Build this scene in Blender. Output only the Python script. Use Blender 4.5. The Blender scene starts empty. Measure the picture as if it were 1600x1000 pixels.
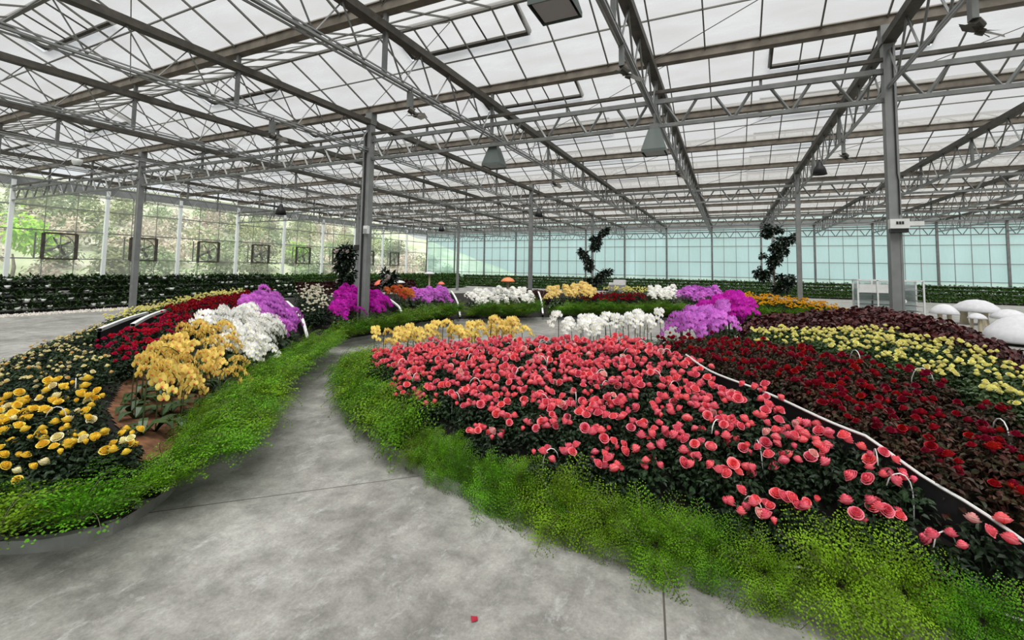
import bpy, math, random
from mathutils import Vector, Matrix, Euler
PI = math.pi
SC = bpy.context.scene
COL = SC.collection

# ------------------------------------------------------------------ materials
def mat(name, col, rough=.6, metal=0.0, var=0.0, hue=0.0, noise=0.0, nscale=8.0, spec=.4, trans=0.0, col2=None):
    """procedural surface: per-object variation (var), speckle noise, optional translucent share"""
    m = bpy.data.materials.new(name); m.use_nodes = True
    nt = m.node_tree; N = nt.nodes; L = nt.links
    bs = N['Principled BSDF']; out = N['Material Output']
    bs.inputs['Roughness'].default_value = rough; bs.inputs['Metallic'].default_value = metal
    bs.inputs['Specular IOR Level'].default_value = spec
    c = N.new('ShaderNodeRGB'); c.outputs[0].default_value = (*col, 1); src = c.outputs[0]
    if noise or col2:
        tc = N.new('ShaderNodeTexCoord'); nz = N.new('ShaderNodeTexNoise')
        nz.inputs['Scale'].default_value = nscale; nz.inputs['Detail'].default_value = 4
        L.new(tc.outputs['Object'], nz.inputs['Vector'])
        mx = N.new('ShaderNodeMix'); mx.data_type = 'RGBA'
        mr = N.new('ShaderNodeMapRange'); mr.inputs[1].default_value = .35; mr.inputs[2].default_value = .65
        L.new(nz.outputs['Fac'], mr.inputs[0]); L.new(mr.outputs[0], mx.inputs[0]); L.new(src, mx.inputs[6])
        c2 = col2 if col2 else tuple(x * (1 - noise) for x in col)
        mx.inputs[7].default_value = (*c2, 1); src = mx.outputs[2]
    if var or hue:
        oi = N.new('ShaderNodeObjectInfo'); hs = N.new('ShaderNodeHueSaturation')
        mr = N.new('ShaderNodeMapRange'); mr.inputs[3].default_value = 1 - var; mr.inputs[4].default_value = 1 + var
        L.new(oi.outputs['Random'], mr.inputs[0]); L.new(mr.outputs[0], hs.inputs['Value'])
        mh = N.new('ShaderNodeMapRange'); mh.inputs[3].default_value = .5 - hue; mh.inputs[4].default_value = .5 + hue
        ml = N.new('ShaderNodeMath'); ml.operation = 'FRACT'; mm = N.new('ShaderNodeMath'); mm.operation = 'MULTIPLY'; mm.inputs[1].default_value = 7.31
        L.new(oi.outputs['Random'], mm.inputs[0]); L.new(mm.outputs[0], ml.inputs[0]); L.new(ml.outputs[0], mh.inputs[0]); L.new(mh.outputs[0], hs.inputs['Hue'])
        L.new(src, hs.inputs['Color']); src = hs.outputs['Color']
    L.new(src, bs.inputs['Base Color'])
    if trans:
        tr = N.new('ShaderNodeBsdfTranslucent'); L.new(src, tr.inputs['Color'])
        ms = N.new('ShaderNodeMixShader'); ms.inputs[0].default_value = trans
        L.new(bs.outputs[0], ms.inputs[1]); L.new(tr.outputs[0], ms.inputs[2]); L.new(ms.outputs[0], out.inputs['Surface'])
    return m

def petal_mat(name, centre, edge, r, var=.12, hue=.01, trans=.25):
    """petal colour: the bloom's own deep centre to its lighter rim (distance from the bloom's axis)"""
    m = mat(name, edge, .55, var=0, spec=.25, trans=trans)
    nt = m.node_tree; N = nt.nodes; L = nt.links
    tc = N.new('ShaderNodeTexCoord'); le = N.new('ShaderNodeVectorMath'); le.operation = 'LENGTH'
    sp = N.new('ShaderNodeVectorMath'); sp.operation = 'MULTIPLY'; sp.inputs[1].default_value = (1, 1, .3)
    L.new(tc.outputs['Object'], sp.inputs[0]); L.new(sp.outputs[0], le.inputs[0])
    mr = N.new('ShaderNodeMapRange'); mr.inputs[1].default_value = r * .12; mr.inputs[2].default_value = r * .85
    L.new(le.outputs['Value'], mr.inputs[0])
    mx = N.new('ShaderNodeMix'); mx.data_type = 'RGBA'; mx.inputs[6].default_value = (*centre, 1); mx.inputs[7].default_value = (*edge, 1)
    L.new(mr.outputs[0], mx.inputs[0])
    oi = N.new('ShaderNodeObjectInfo'); hs = N.new('ShaderNodeHueSaturation')
    a = N.new('ShaderNodeMapRange'); a.inputs[3].default_value = 1 - var; a.inputs[4].default_value = 1 + var
    b = N.new('ShaderNodeMapRange'); b.inputs[3].default_value = .5 - hue; b.inputs[4].default_value = .5 + hue
    L.new(oi.outputs['Random'], a.inputs[0]); L.new(oi.outputs['Random'], b.inputs[0])
    L.new(a.outputs[0], hs.inputs['Value']); L.new(b.outputs[0], hs.inputs['Hue']); L.new(mx.outputs[2], hs.inputs['Color'])
    for n in N:
        if n.type in ('BSDF_PRINCIPLED',): L.new(hs.outputs[0], n.inputs['Base Color'])
        if n.type == 'BSDF_TRANSLUCENT': L.new(hs.outputs[0], n.inputs['Color'])
    return m

def glass_mat(name, tcol, dcol, fac, streak=0.0, band=None, tfac=.5):
    """sheet glass / film seen through: transparent share and milky share, streaks of whitewash in object space"""
    m = bpy.data.materials.new(name); m.use_nodes = True
    nt = m.node_tree; N = nt.nodes; L = nt.links
    for n in list(N): N.remove(n)
    out = N.new('ShaderNodeOutputMaterial')
    t = N.new('ShaderNodeBsdfTransparent'); t.inputs[0].default_value = (*tcol, 1)
    d = N.new('ShaderNodeBsdfDiffuse'); d.inputs[0].default_value = (*dcol, 1)
    tl = N.new('ShaderNodeBsdfTranslucent'); tl.inputs[0].default_value = (*dcol, 1)
    m1 = N.new('ShaderNodeMixShader'); m1.inputs[0].default_value = tfac
    L.new(d.outputs[0], m1.inputs[1]); L.new(tl.outputs[0], m1.inputs[2])
    m2 = N.new('ShaderNodeMixShader'); m2.inputs[0].default_value = fac
    L.new(t.outputs[0], m2.inputs[1]); L.new(m1.outputs[0], m2.inputs[2]); L.new(m2.outputs[0], out.inputs['Surface'])
    if streak:
        tc = N.new('ShaderNodeTexCoord'); mp = N.new('ShaderNodeMapping'); nz = N.new('ShaderNodeTexNoise')
        mp.inputs['Scale'].default_value = band or (1, 1, 1); nz.inputs['Scale'].default_value = 1; nz.inputs['Detail'].default_value = 5
        L.new(tc.outputs['Object'], mp.inputs[0]); L.new(mp.outputs[0], nz.inputs['Vector'])
        mr = N.new('ShaderNodeMapRange'); mr.inputs[1].default_value = .3; mr.inputs[2].default_value = .7
        mr.inputs[3].default_value = 1 - streak; mr.inputs[4].default_value = 1.0
        L.new(nz.outputs['Fac'], mr.inputs[0])
        vm = N.new('ShaderNodeVectorMath'); vm.operation = 'SCALE'; vm.inputs[0].default_value = tcol
        L.new(mr.outputs[0], vm.inputs['Scale']); L.new(vm.outputs[0], t.inputs[0])
        mf = N.new('ShaderNodeMapRange'); mf.inputs[1].default_value = .3; mf.inputs[2].default_value = .7
        mf.inputs[3].default_value = fac + streak * .5; mf.inputs[4].default_value = max(0, fac - streak * .3)
        L.new(nz.outputs['Fac'], mf.inputs[0]); L.new(mf.outputs[0], m2.inputs[0])
    return m

def floor_mat():
    m = mat('concrete_floor', (.3, .3, .29), .6, spec=.35)
    nt = m.node_tree; N = nt.nodes; L = nt.links; bs = N['Principled BSDF']
    tc = N.new('ShaderNodeTexCoord')
    def noise(scale, detail, rough=.6, mapscale=(1, 1, 1), dist=0):
        mp = N.new('ShaderNodeMapping'); mp.inputs['Scale'].default_value = mapscale
        n = N.new('ShaderNodeTexNoise'); n.inputs['Scale'].default_value = scale; n.inputs['Detail'].default_value = detail
        n.inputs['Roughness'].default_value = rough; n.inputs['Distortion'].default_value = dist
        L.new(tc.outputs['Object'], mp.inputs[0]); L.new(mp.outputs[0], n.inputs['Vector']); return n.outputs['Fac']
    def ramp(fac, stops):
        r = N.new('ShaderNodeValToRGB'); e = r.color_ramp.elements
        e[0].position, e[0].color = stops[0][0], (*stops[0][1], 1); e[1].position, e[1].color = stops[-1][0], (*stops[-1][1], 1)
        for p, c in stops[1:-1]:
            q = e.new(p); q.color = (*c, 1)
        L.new(fac, r.inputs[0]); return r.outputs[0]
    def mix(f, a, b, mode='MIX'):
        x = N.new('ShaderNodeMix'); x.data_type = 'RGBA'; x.blend_type = mode
        if hasattr(f, 'links'): L.new(f, x.inputs[0])
        else: x.inputs[0].default_value = f
        for s, i in ((a, 6), (b, 7)):
            if hasattr(s, 'links'): L.new(s, x.inputs[i])
            else: x.inputs[i].default_value = (*s, 1)
        return x.outputs[2]
    base = ramp(noise(.9, 8, .68, dist=.15), [(.3, (.155, .152, .138)), (.5, (.255, .251, .232)), (.7, (.36, .356, .335))])
    st = ramp(noise(4.5, 8, .75, dist=.2), [(.35, (.66, .66, .66)), (.52, (1, 1, 1)), (.70, (1.38, 1.38, 1.38))])
    base = mix(1.0, base, st, 'MULTIPLY')
    scuff = ramp(noise(8, 8, .8, (1, .55, 1), .35), [(.54, (0, 0, 0)), (.72, (1, 1, 1))])
    base = mix(scuff, base, (.42, .42, .41))
    fine = ramp(noise(60, 3), [(.3, (.86, .86, .86)), (.7, (1.1, 1.1, 1.1))])
    base = mix(1.0, base, fine, 'MULTIPLY')
    # sawn joints
    sx = N.new('ShaderNodeSeparateXYZ'); L.new(tc.outputs['Object'], sx.inputs[0])
    def line(a, b, c, w):
        ma = N.new('ShaderNodeMath'); ma.operation = 'MULTIPLY'; ma.inputs[1].default_value = a; L.new(sx.outputs[0], ma.inputs[0])
        mb = N.new('ShaderNodeMath'); mb.operation = 'MULTIPLY_ADD'; mb.inputs[1].default_value = b; L.new(sx.outputs[1], mb.inputs[0]); L.new(ma.outputs[0], mb.inputs[2])
        mc = N.new('ShaderNodeMath'); mc.operation = 'ADD'; mc.inputs[1].default_value = c; L.new(mb.outputs[0], mc.inputs[0])
        mz = N.new('ShaderNodeMath'); mz.operation = 'ABSOLUTE'; L.new(mc.outputs[0], mz.inputs[0])
        ml = N.new('ShaderNodeMath'); ml.operation = 'LESS_THAN'; ml.inputs[1].default_value = w; L.new(mz.outputs[0], ml.inputs[0]); return ml.outputs[0]
    base = mix(line(.7071, -.7071, 3.63, .005), base, (.075, .07, .06))
    base = mix(line(.988, .154, -.0704, .005), base, (.075, .07, .06))
    L.new(base, bs.inputs['Base Color'])
    bp = N.new('ShaderNodeBump'); bp.inputs['Strength'].default_value = .15; bp.inputs['Distance'].default_value = .01
    L.new(noise(25, 6), bp.inputs['Height']); L.new(bp.outputs[0], bs.inputs['Normal'])
    return m

M = {}
M['floor'] = floor_mat()
M['galv'] = mat('galvanised_steel', (.20, .208, .204), .5, .45, noise=.25, nscale=6)
M['galv_light'] = mat('pale_galvanised_steel', (.28, .29, .29), .5, .4, noise=.15, nscale=4)
M['column'] = mat('column_steel', (.24, .248, .246), .5, .3, noise=.18, nscale=5)
M['chord_dark'] = mat('dark_weathered_steel', (.085, .077, .065), .6, .2, noise=.4, nscale=7)
M['gutter'] = mat('weathered_gutter', (.19, .165, .135), .65, .1, noise=.4, nscale=5)
M['bar'] = mat('glazing_bar', (.15, .145, .13), .5, .3)
M['vent'] = mat('vent_frame', (.05, .045, .037), .6, .2)
M['post'] = mat('wall_post_aluminium', (.80, .84, .84), .4, .1)
M['rail'] = mat('wall_rail', (.24, .25, .24), .5, .3)
M['soil'] = mat('dark_soil', (.016, .013, .011), .95, noise=.5, nscale=20)
M['bark'] = mat('bark_mulch', (.21, .095, .045), .9, noise=.6, nscale=14)
M['kerb'] = mat('concrete_kerb', (.30, .30, .285), .8, noise=.25, nscale=9)
M['white_paint'] = mat('white_paint', (.72, .73, .72), .5, noise=.1)
M['wire'] = mat('white_wire', (.62, .63, .62), .4)
M['black'] = mat('black_plastic', (.012, .012, .013), .5)
M['grey_plastic'] = mat('grey_plastic', (.30, .31, .32), .5)
M['lamp_grey'] = mat('lamp_housing', (.095, .115, .108), .5, .2)
M['fan_dark'] = mat('fan_blades', (.06, .055, .045), .5, .2)
M['rust'] = mat('rusty_bracket', (.16, .085, .06), .7, .2, noise=.4, nscale=30)
M['rose_leaf'] = mat('rose_leaf', (.013, .034, .011), .5, var=.35, noise=.5, nscale=30, spec=.3, trans=.12)
M['pale_leaf'] = mat('rose_leaf_mid', (.034, .075, .016), .5, var=.3, noise=.4, nscale=30, trans=.15)
M['red_leaf'] = mat('reddish_rose_leaf', (.016, .034, .012), .5, var=.35, nscale=14, spec=.3, trans=.12, col2=(.075, .014, .012))
M['fern'] = mat('maidenhair_frond', (.175, .405, .014), .6, var=.32, hue=.02, noise=.68, nscale=11, spec=.2, trans=.35)
M['fern_back'] = mat('fern_frond', (.12, .275, .012), .6, var=.22, hue=.018, noise=.5, nscale=9, spec=.2, trans=.3)
M['stalk'] = mat('stalk', (.05, .055, .02), .6)
M['orchid_leaf'] = mat('orchid_leaf', (.03, .075, .018), .4, var=.25, spec=.5)
M['coleus'] = mat('maroon_leaf', (.085, .013, .012), .5, var=.3, noise=.0, col2=(.026, .009, .009), nscale=18, trans=.12)
M['rack_leaf'] = mat('rack_foliage', (.028, .066, .014), .6, var=.4, noise=.4, nscale=10)
M['rack_green'] = mat('rack_green_foliage', (.06, .15, .018), .6, var=.3, noise=.4, nscale=10, trans=.2)
M['tree_leaf'] = mat('hillside_leaf', (.30, .37, .17), .6, var=.4, hue=.04, noise=.4, nscale=2, trans=.35)
M['bright_leaf'] = mat('hillside_bright_leaf', (.36, .62, .06), .6, var=.15, trans=.4)
M['dry_leaf'] = mat('hillside_dry_leaf', (.50, .41, .33), .7, var=.25, hue=.02, trans=.3)
M['trunk'] = mat('tree_bark', (.16, .13, .10), .9, noise=.4)
M['hill'] = mat('hillside_ground', (.44, .42, .34), .95, noise=.4, col2=(.26, .31, .17), nscale=.5)
M['ground'] = mat('outdoor_ground', (.30, .30, .26), .95, noise=.3, nscale=.3)
M['cam_leaf'] = mat('camellia_leaf', (.013, .03, .014), .35, var=.3, noise=.4, nscale=12, spec=.5)
M['cam_flower'] = mat('camellia_flower', (.75, .62, .60), .6)
M['pebble'] = mat('white_pebbles', (.62, .58, .52), .8, noise=.35, nscale=15)
M['mush_white'] = mat('white_felt', (.60, .60, .63), .85, noise=.1, nscale=12)
M['mush_stem'] = mat('cream_stem', (.55, .48, .34), .8, noise=.2)
M['mush_red'] = mat('coral_cap', (.80, .17, .12), .6)
M['mush_orange'] = mat('orange_cap', (.75, .24, .10), .6)
M['mush_grey'] = mat('grey_cap', (.55, .58, .58), .6)
M['slab'] = mat('grey_slab', (.25, .25, .23), .8, noise=.25, nscale=4)
M['petal_red'] = mat('fallen_petal', (.30, .01, .03), .6)
M['roof_glass'] = glass_mat('roof_glazing', (.865, .87, .865), (.47, .465, .45), .36, .26, (.9, 3.2, 3.2))
M['wall_glass'] = glass_mat('clear_wall_glazing', (.90, .94, .93), (.74, .78, .75), .27, .12, (.2, .5, .5))
M['far_glass'] = glass_mat('cyan_wall_glazing', (.70, .93, .90), (.62, .86, .83), .52, .42, (.9, 1, .22), .65)
M['cab_glass'] = glass_mat('cabinet_glazing', (.85, .9, .9), (.7, .75, .76), .35)
P = {
 'pink': petal_mat('pink_petal', (.85, .04, .085), (.97, .265, .32), .032, .10, .008),
 'pale_pink': petal_mat('pale_pink_petal', (.86, .28, .27), (.93, .60, .56), .034),
 'peach': petal_mat('peach_petal', (.85, .40, .14), (.88, .66, .38), .034),
 'red': petal_mat('red_petal', (.16, .002, .008), (.40, .008, .028), .034, .3),
 'crimson': petal_mat('crimson_petal', (.40, .003, .03), (.66, .012, .075), .034, .15),
 'yellow': petal_mat('yellow_petal', (.95, .56, .02), (.97, .76, .12), .030, .06, .004),
 'lemon': petal_mat('lemon_petal', (.86, .76, .14), (.93, .90, .46), .034, .1),
 'cream': petal_mat('cream_petal', (.86, .72, .26), (.92, .86, .56), .030, .1),
 'apricot': petal_mat('apricot_petal', (.86, .52, .14), (.90, .70, .34), .034, .1),
 'gold': petal_mat('gold_petal', (.80, .35, .01), (.92, .60, .03), .034, .1),
 'ivory': petal_mat('ivory_petal', (.82, .76, .55), (.90, .88, .78), .034, .06),
 'o_yellow': petal_mat('yellow_orchid_petal', (.70, .36, .06), (.95, .74, .20), .018, .08, .006),
 'o_white': petal_mat('white_orchid_petal', (.90, .88, .68), (.97, .97, .95), .03, .05, 0),
 'o_lilac': petal_mat('lilac_orchid_petal', (.34, .015, .36), (.66, .18, .70), .030, .15, .01),
 'o_magenta': petal_mat('magenta_orchid_petal', (.34, .002, .26), (.58, .012, .46), .036, .15, .01),
 'o_orange': petal_mat('orange_orchid_petal', (.34, .03, .015), (.56, .12, .03), .034, .2, .02),
 'o_amber': petal_mat('amber_orchid_petal', (.70, .36, .08), (.92, .72, .26), .018, .1, .006),
}

# ------------------------------------------------------------------ mesh accumulators
class MB:
    def __init__(self): self.v = []; self.f = []; self.mi = []; self.m = 0
    def add(self, vs, fs):
        o = len(self.v); self.v.extend(vs); self.f.extend([tuple(i + o for i in f) for f in fs]); self.mi.extend([self.m] * len(fs))
    def box(self, x0, x1, y0, y1, z0, z1):
        self.add([(x, y, z) for z in (z0, z1) for y in (y0, y1) for x in (x0, x1)],
                 [(0, 2, 3, 1), (4, 5, 7, 6), (0, 1, 5, 4), (2, 6, 7, 3), (0, 4, 6, 2), (1, 3, 7, 5)])
    def bar(self, a, b, w, h=None, up=(0, 0, 1)):
        a = Vector(a); b = Vector(b); d = (b - a).normalized(); h = h or w; u = Vector(up)
        if abs(d.dot(u)) > .98: u = Vector((1, 0, 0))
        s = d.cross(u).normalized(); t = s.cross(d)
        vs = [tuple(p + s * (i * w / 2) + t * (j * h / 2)) for p in (a, b) for i, j in ((-1, -1), (1, -1), (1, 1), (-1, 1))]
        self.add(vs, [(0, 1, 2, 3), (7, 6, 5, 4), (0, 4, 5, 1), (1, 5, 6, 2), (2, 6, 7, 3), (3, 7, 4, 0)])
    def tube(self, pts, r, n=6, cap=True):
        pts = [Vector(p) for p in pts]; rs = r if isinstance(r, (list, tuple)) else [r] * len(pts); o = len(self.v); prev = None
        for i, p in enumerate(pts):
            d = (pts[min(i + 1, len(pts) - 1)] - pts[max(i - 1, 0)]).normalized()
            if prev is None: s = d.cross(Vector((0, 0, 1)) if abs(d.z) < .9 else Vector((1, 0, 0))).normalized()
            else: s = (prev - d * prev.dot(d)).normalized()
            prev = s; t = d.cross(s)
            for k in range(n):
                a = 2 * PI * k / n; self.v.append(tuple(p + s * (math.cos(a) * rs[i]) + t * (math.sin(a) * rs[i])))
        F = []
        for i in range(len(pts) - 1):
            for k in range(n):
                F.append((o + i * n + k, o + i * n + (k + 1) % n, o + (i + 1) * n + (k + 1) % n, o + (i + 1) * n + k))
        if cap: F += [tuple(o + k for k in range(n))[::-1], tuple(o + (len(pts) - 1) * n + k for k in range(n))]
        self.f += F; self.mi += [self.m] * len(F)
    def lathe(self, prof, n=24, c=(0, 0, 0), lump=None):
        o = len(self.v)
        for r, z in prof:
            for k in range(n):
                a = 2 * PI * k / n; q = r * (1 + (lump(a, z) if lump else 0)); self.v.append((c[0] + q * math.cos(a), c[1] + q * math.sin(a), c[2] + z))
        F = []
        for i in range(len(prof) - 1):
            for k in range(n): F.append((o + i * n + k, o + i * n + (k + 1) % n, o + (i + 1) * n + (k + 1) % n, o + (i + 1) * n + k))
        self.f += F; self.mi += [self.m] * len(F)
    def mesh(self, name, mats, smooth=False):
        me = bpy.data.meshes.new(name); me.from_pydata(self.v, [], self.f)
        for m in (mats if isinstance(mats, (list, tuple)) else [mats]): me.materials.append(m)
        me.polygons.foreach_set('material_index', self.mi)
        if smooth: me.polygons.foreach_set('use_smooth', [True] * len(self.f))
        me.update(); return me
    def build(self, name, mats, parent=None, smooth=False, **k):
        return put(name, self.mesh(name, mats, smooth), parent, **k)

def put(name, me, parent=None, loc=(0, 0, 0), rot=(0, 0, 0), scale=1.0):
    o = bpy.data.objects.new(name, me); COL.objects.link(o)
    o.location = loc; o.rotation_euler = rot; o.scale = (scale,) * 3 if not hasattr(scale, '__len__') else scale
    if parent: o.parent = parent
    return o
def empty(name, loc=(0, 0, 0), rz=0):
    return put(name, None, None, loc, (0, 0, rz))
def tag(o, label=None, cat=None, group=None, kind=None):
    for k, v in (('label', label), ('category', cat), ('group', group), ('kind', kind)):
        if v: o[k] = v
    return o
ORD = ['first', 'second', 'third', 'fourth', 'fifth', 'sixth', 'seventh', 'eighth', 'ninth', 'tenth', 'eleventh', 'twelfth', 'thirteenth', 'fourteenth']

def smooth_line(pl, step=.08):
    out = []
    for i in range(len(pl) - 1):
        p0 = pl[max(i - 1, 0)]; p1 = pl[i]; p2 = pl[i + 1]; p3 = pl[min(i + 2, len(pl) - 1)]
        n = max(2, int(math.dist(p1, p2) / step))
        for k in range(n):
            t = k / n
            out.append(tuple(.5 * (2 * b + (c - a) * t + (2 * a - 5 * b + 4 * c - d) * t * t + (3 * b - a - 3 * c + d) * t ** 3) for a, b, c, d in zip(p0, p1, p2, p3)))
    out.append(tuple(pl[-1])); return out
def walk(pl, step, off=0.0):
    """points every `step` along a polyline, each with its left normal"""
    out = []; acc = off
    for a, b in zip(pl, pl[1:]):
        d = math.dist(a, b)
        if d < 1e-9: continue
        while acc < d:
            t = acc / d; nx, ny = -(b[1] - a[1]) / d, (b[0] - a[0]) / d
            out.append((a[0] + (b[0] - a[0]) * t, a[1] + (b[1] - a[1]) * t, nx, ny)); acc += step
        acc -= d
    return out

# ------------------------------------------------------------------ the greenhouse: grid of 9.6 m bays
X0, Y1, BAY = 2.095, 8.017, 9.6
XL, XR = X0 - 28.8, X0 + 19.2            # left wall, right wall
YB, YF = Y1 - 19.2, Y1 + 28.8            # wall behind, far wall
ZG, ZR = 5.25, 5.93                      # gutter, ridge
E_ = .02

mb = MB(); mb.box(XL - .2, XR + .2, YB - .2, YF + .2, -.3, 0)
tag(mb.build('floor', M['floor']), 'grey trowelled concrete greenhouse floor with sawn joints', 'floor', kind='structure')
mb = MB(); mb.box(-160, 160, -160, 160, -.5, -.31)
tag(mb.build('ground', M['ground']), 'pale earth around the greenhouse', 'ground', kind='structure')

# roof: ridges run left-right, one every 3.2 m
ceil = tag(empty('ceiling'), 'whitewashed glass roof of low parallel ridges', 'roof', kind='structure')
gy = [Y1 + 3.2 * k for k in range(-6, 10)]
vent_x = [(a, a + 2.5) for a in [-5.6 - 6.4 * 3, -5.6 - 6.4 * 2, -12.0, -5.6, .8, 7.2, 13.6]]
SL = (ZR - ZG) / 1.6
for k, g in enumerate(gy[:-1]):
    mb = MB()
    r = g + 1.6
    mb.add([(XL, g, ZG), (XR, g, ZG), (XR, r, ZR), (XL, r, ZR)], [(0, 1, 2, 3)])
    mb.add([(XL, r + .64, ZR - .64 * SL), (XR, r + .64, ZR - .64 * SL), (XR, g + 3.2, ZG), (XL, g + 3.2, ZG)], [(0, 1, 2, 3)])
    xs = [XL] + [q for v in vent_x for q in v if XL < q < XR] + [XR]
    for a, b in zip(xs[0::2], xs[1::2]):
        mb.add([(a, r, ZR), (b, r, ZR), (b, r + .64, ZR - .64 * SL), (a, r + .64, ZR - .64 * SL)], [(0, 1, 2, 3)])
    mb.build('roof_glazing', M['roof_glass'], ceil)
    mb = MB()
    n = int((XR - XL) / .8) + 1
    for i in range(n):
        x = X0 + .8 * (i - 36)
        if not XL < x < XR: continue
        mb.bar((x, g, ZG - .02), (x, r, ZR - .02), .022, .03); mb.bar((x, r, ZR - .02), (x, g + 3.2, ZG - .02), .022, .03)
    mb.bar((XL, r, ZR - .03), (XR, r, ZR - .03), .06, .05)
    for t in (.5,): # purlins half way up
        mb.bar((XL, g + 1.6 * t, ZG + (ZR - ZG) * t - .04), (XR, g + 1.6 * t, ZG + (ZR - ZG) * t - .04), .022)
        mb.bar((XL, r + 1.6 * t, ZR - (ZR - ZG) * t - .04), (XR, r + 1.6 * t, ZR - (ZR - ZG) * t - .04), .022)
    for i in range(-5, 4): # thin wind bracing in every other bay
        x = X0 + 6.4 * i + (3.2 if k % 2 else 0)
        if XL < x and x + 3.2 < XR:
            mb.tube([(x, g + .1, ZG - .05), (x + 3.2, r, ZR - .09)], .008, 4); mb.tube([(x + 3.2, r, ZR - .09), (x, g + 3.1, ZG - .05)], .008, 4)
    mb.build('glazing_bars', M['bar'], ceil)
for k, g in enumerate(gy):
    mb = MB(); mb.bar((XL, g, ZG - .03), (XR, g, ZG - .03), .15, .14); mb.box(XL, XR, g - .10, g + .10, ZG + .03, ZG + .055)
    mb.build('gutter', M['gutter'], ceil)

# roof vents, hinged at the ridge and a little open
side_n = {i: w for i, w in enumerate(['far left end', 'left end', 'left part', 'left middle', 'middle', 'right part', 'right end'])}
for k, g in enumerate(gy[:-1]):
    r = g + 1.6
    if r < 2 or r > 31: continue
    for i, (a, b) in enumerate(vent_x):
        if a < XL or b > XR - 3: continue
        row = k - 4
        o = tag(put('roof_vent', None, None, ((a + b) / 2, r, ZR + .03), (-math.atan(SL) + .09, 0, 0)),
                f'dark framed roof vent on the {ORD[max(0,row)]} ridge from the front, {side_n[i]}', 'roof vent', 'ridge vents of the roof')
        w = (b - a) / 2; d = .72
        mb = MB()
        for x in (-w, w): mb.bar((x, 0, 0), (x, d, 0), .07, .06)
        mb.bar((-w, d, 0), (w, d, 0), .08, .06); mb.bar((-w, 0, 0), (w, 0, 0), .03); 
        for x in (-w / 3, w / 3): mb.bar((x, 0, 0), (x, d, 0), .022)
        mb.build('frame', M['vent'], o)
        mb = MB(); mb.add([(-w, 0, .02), (w, 0, .02), (w, d, .02), (-w, d, .02)], [(0, 1, 2, 3)]); mb.build('pane', M['roof_glass'], o)

# lengthwise lattice girders, one every 3.2 m
gl = {0: 'lengthwise roof girder over the column line with the white sign box', -1: 'lengthwise roof girder carrying the grey reflector at the middle',
      -2: 'lengthwise roof girder carrying the reflector left of centre', -3: 'lengthwise roof girder over the column with the conduit'}
for i in range(-8, 6):
    x = X0 + 3.2 * i
    lab = gl.get(i) or (f'lengthwise roof girder, {ORD[-i-4]} to the left past the conduit column' if i < 0 else f'lengthwise roof girder, {ORD[i-1]} to the right of the sign box column line')
    o = tag(empty('lattice_girder', (x, 0, 0)), lab, 'roof girder', 'lengthwise lattice girders')
    y0, y1 = Y1 - 9.6, YF - .1
    mb = MB(); mb.bar((0, y0, 4.93), (0, y1, 4.93), .15, .11); mb.build('top_chord', M['chord_dark'], o)
    mb = MB(); mb.bar((0, y0, 4.27), (0, y1, 4.27), .05, .03); mb.bar((-.02, y0, 4.225), (-.02, y1, 4.225), .022); mb.bar((.02, y0, 4.315), (.02, y1, 4.315), .018)
    mb.build('bottom_chord', M['galv_light'], o)
    mb = MB(); n = int((y1 - y0) / .8)
    mb.tube([(0, y0 + .4 * k, 4.29 if k % 2 else 4.88) for k in range(2 * n + 1)], .0155, 5)
    mb.build('lattice', M['galv'], o)
    mb = MB(); mb.bar((0, 0, 4.29), (0, 0, ZG - .105), .055, .055); gp = mb.mesh('gutter_post', M['galv'])
    for k in range(12): put('gutter_post', gp, o, (0, y0 + 3.2 * k, 0))

# crosswise trusses on the column lines
tl = ['first crosswise truss, meeting the sign box column', 'second crosswise truss behind the first', 'third crosswise truss counted from the front', 'fourth crosswise truss at the far wall']
for j in range(-1, 4):
    y = Y1 + BAY * j
    o = tag(empty('crosswise_truss', (0, y, 0)), tl[j] if j >= 0 else 'crosswise truss overhead behind the viewpoint', 'roof truss', 'crosswise trusses on the column lines')
    mb = MB(); mb.bar((XL, 0, 4.50), (XR, 0, 4.50), .06, .075); mb.build('top_chord', M['galv'], o)
    mb = MB(); mb.bar((XL, -.03, 4.66), (XR, -.03, 4.66), .05, .055); mb.build('upper_rail', M['chord_dark'], o)
    mb = MB(); mb.bar((XL, 0, 4.075), (XR, 0, 4.075), .06, .06); mb.build('bottom_chord', M['galv'], o)
    mb = MB()
    mb.tube([q for k in range(60) for q in ((XL + .8 * k + .14, 0, 4.47), (XL + .8 * k + .37, 0, 4.1), (XL + .8 * k + .43, 0, 4.1), (XL + .8 * k + .66, 0, 4.47))], .026, 4)
    mb.build('lattice', M['galv'], o)
    mb = MB()
    mb.bar((0, 0, 4.54), (0, 0, 4.635), .04); sp = mb.mesh('spacer', M['galv'])
    for k in range(14): put('spacer', sp, o, (XL + 3.2 * k + 1.6, 0, 0))

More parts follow.
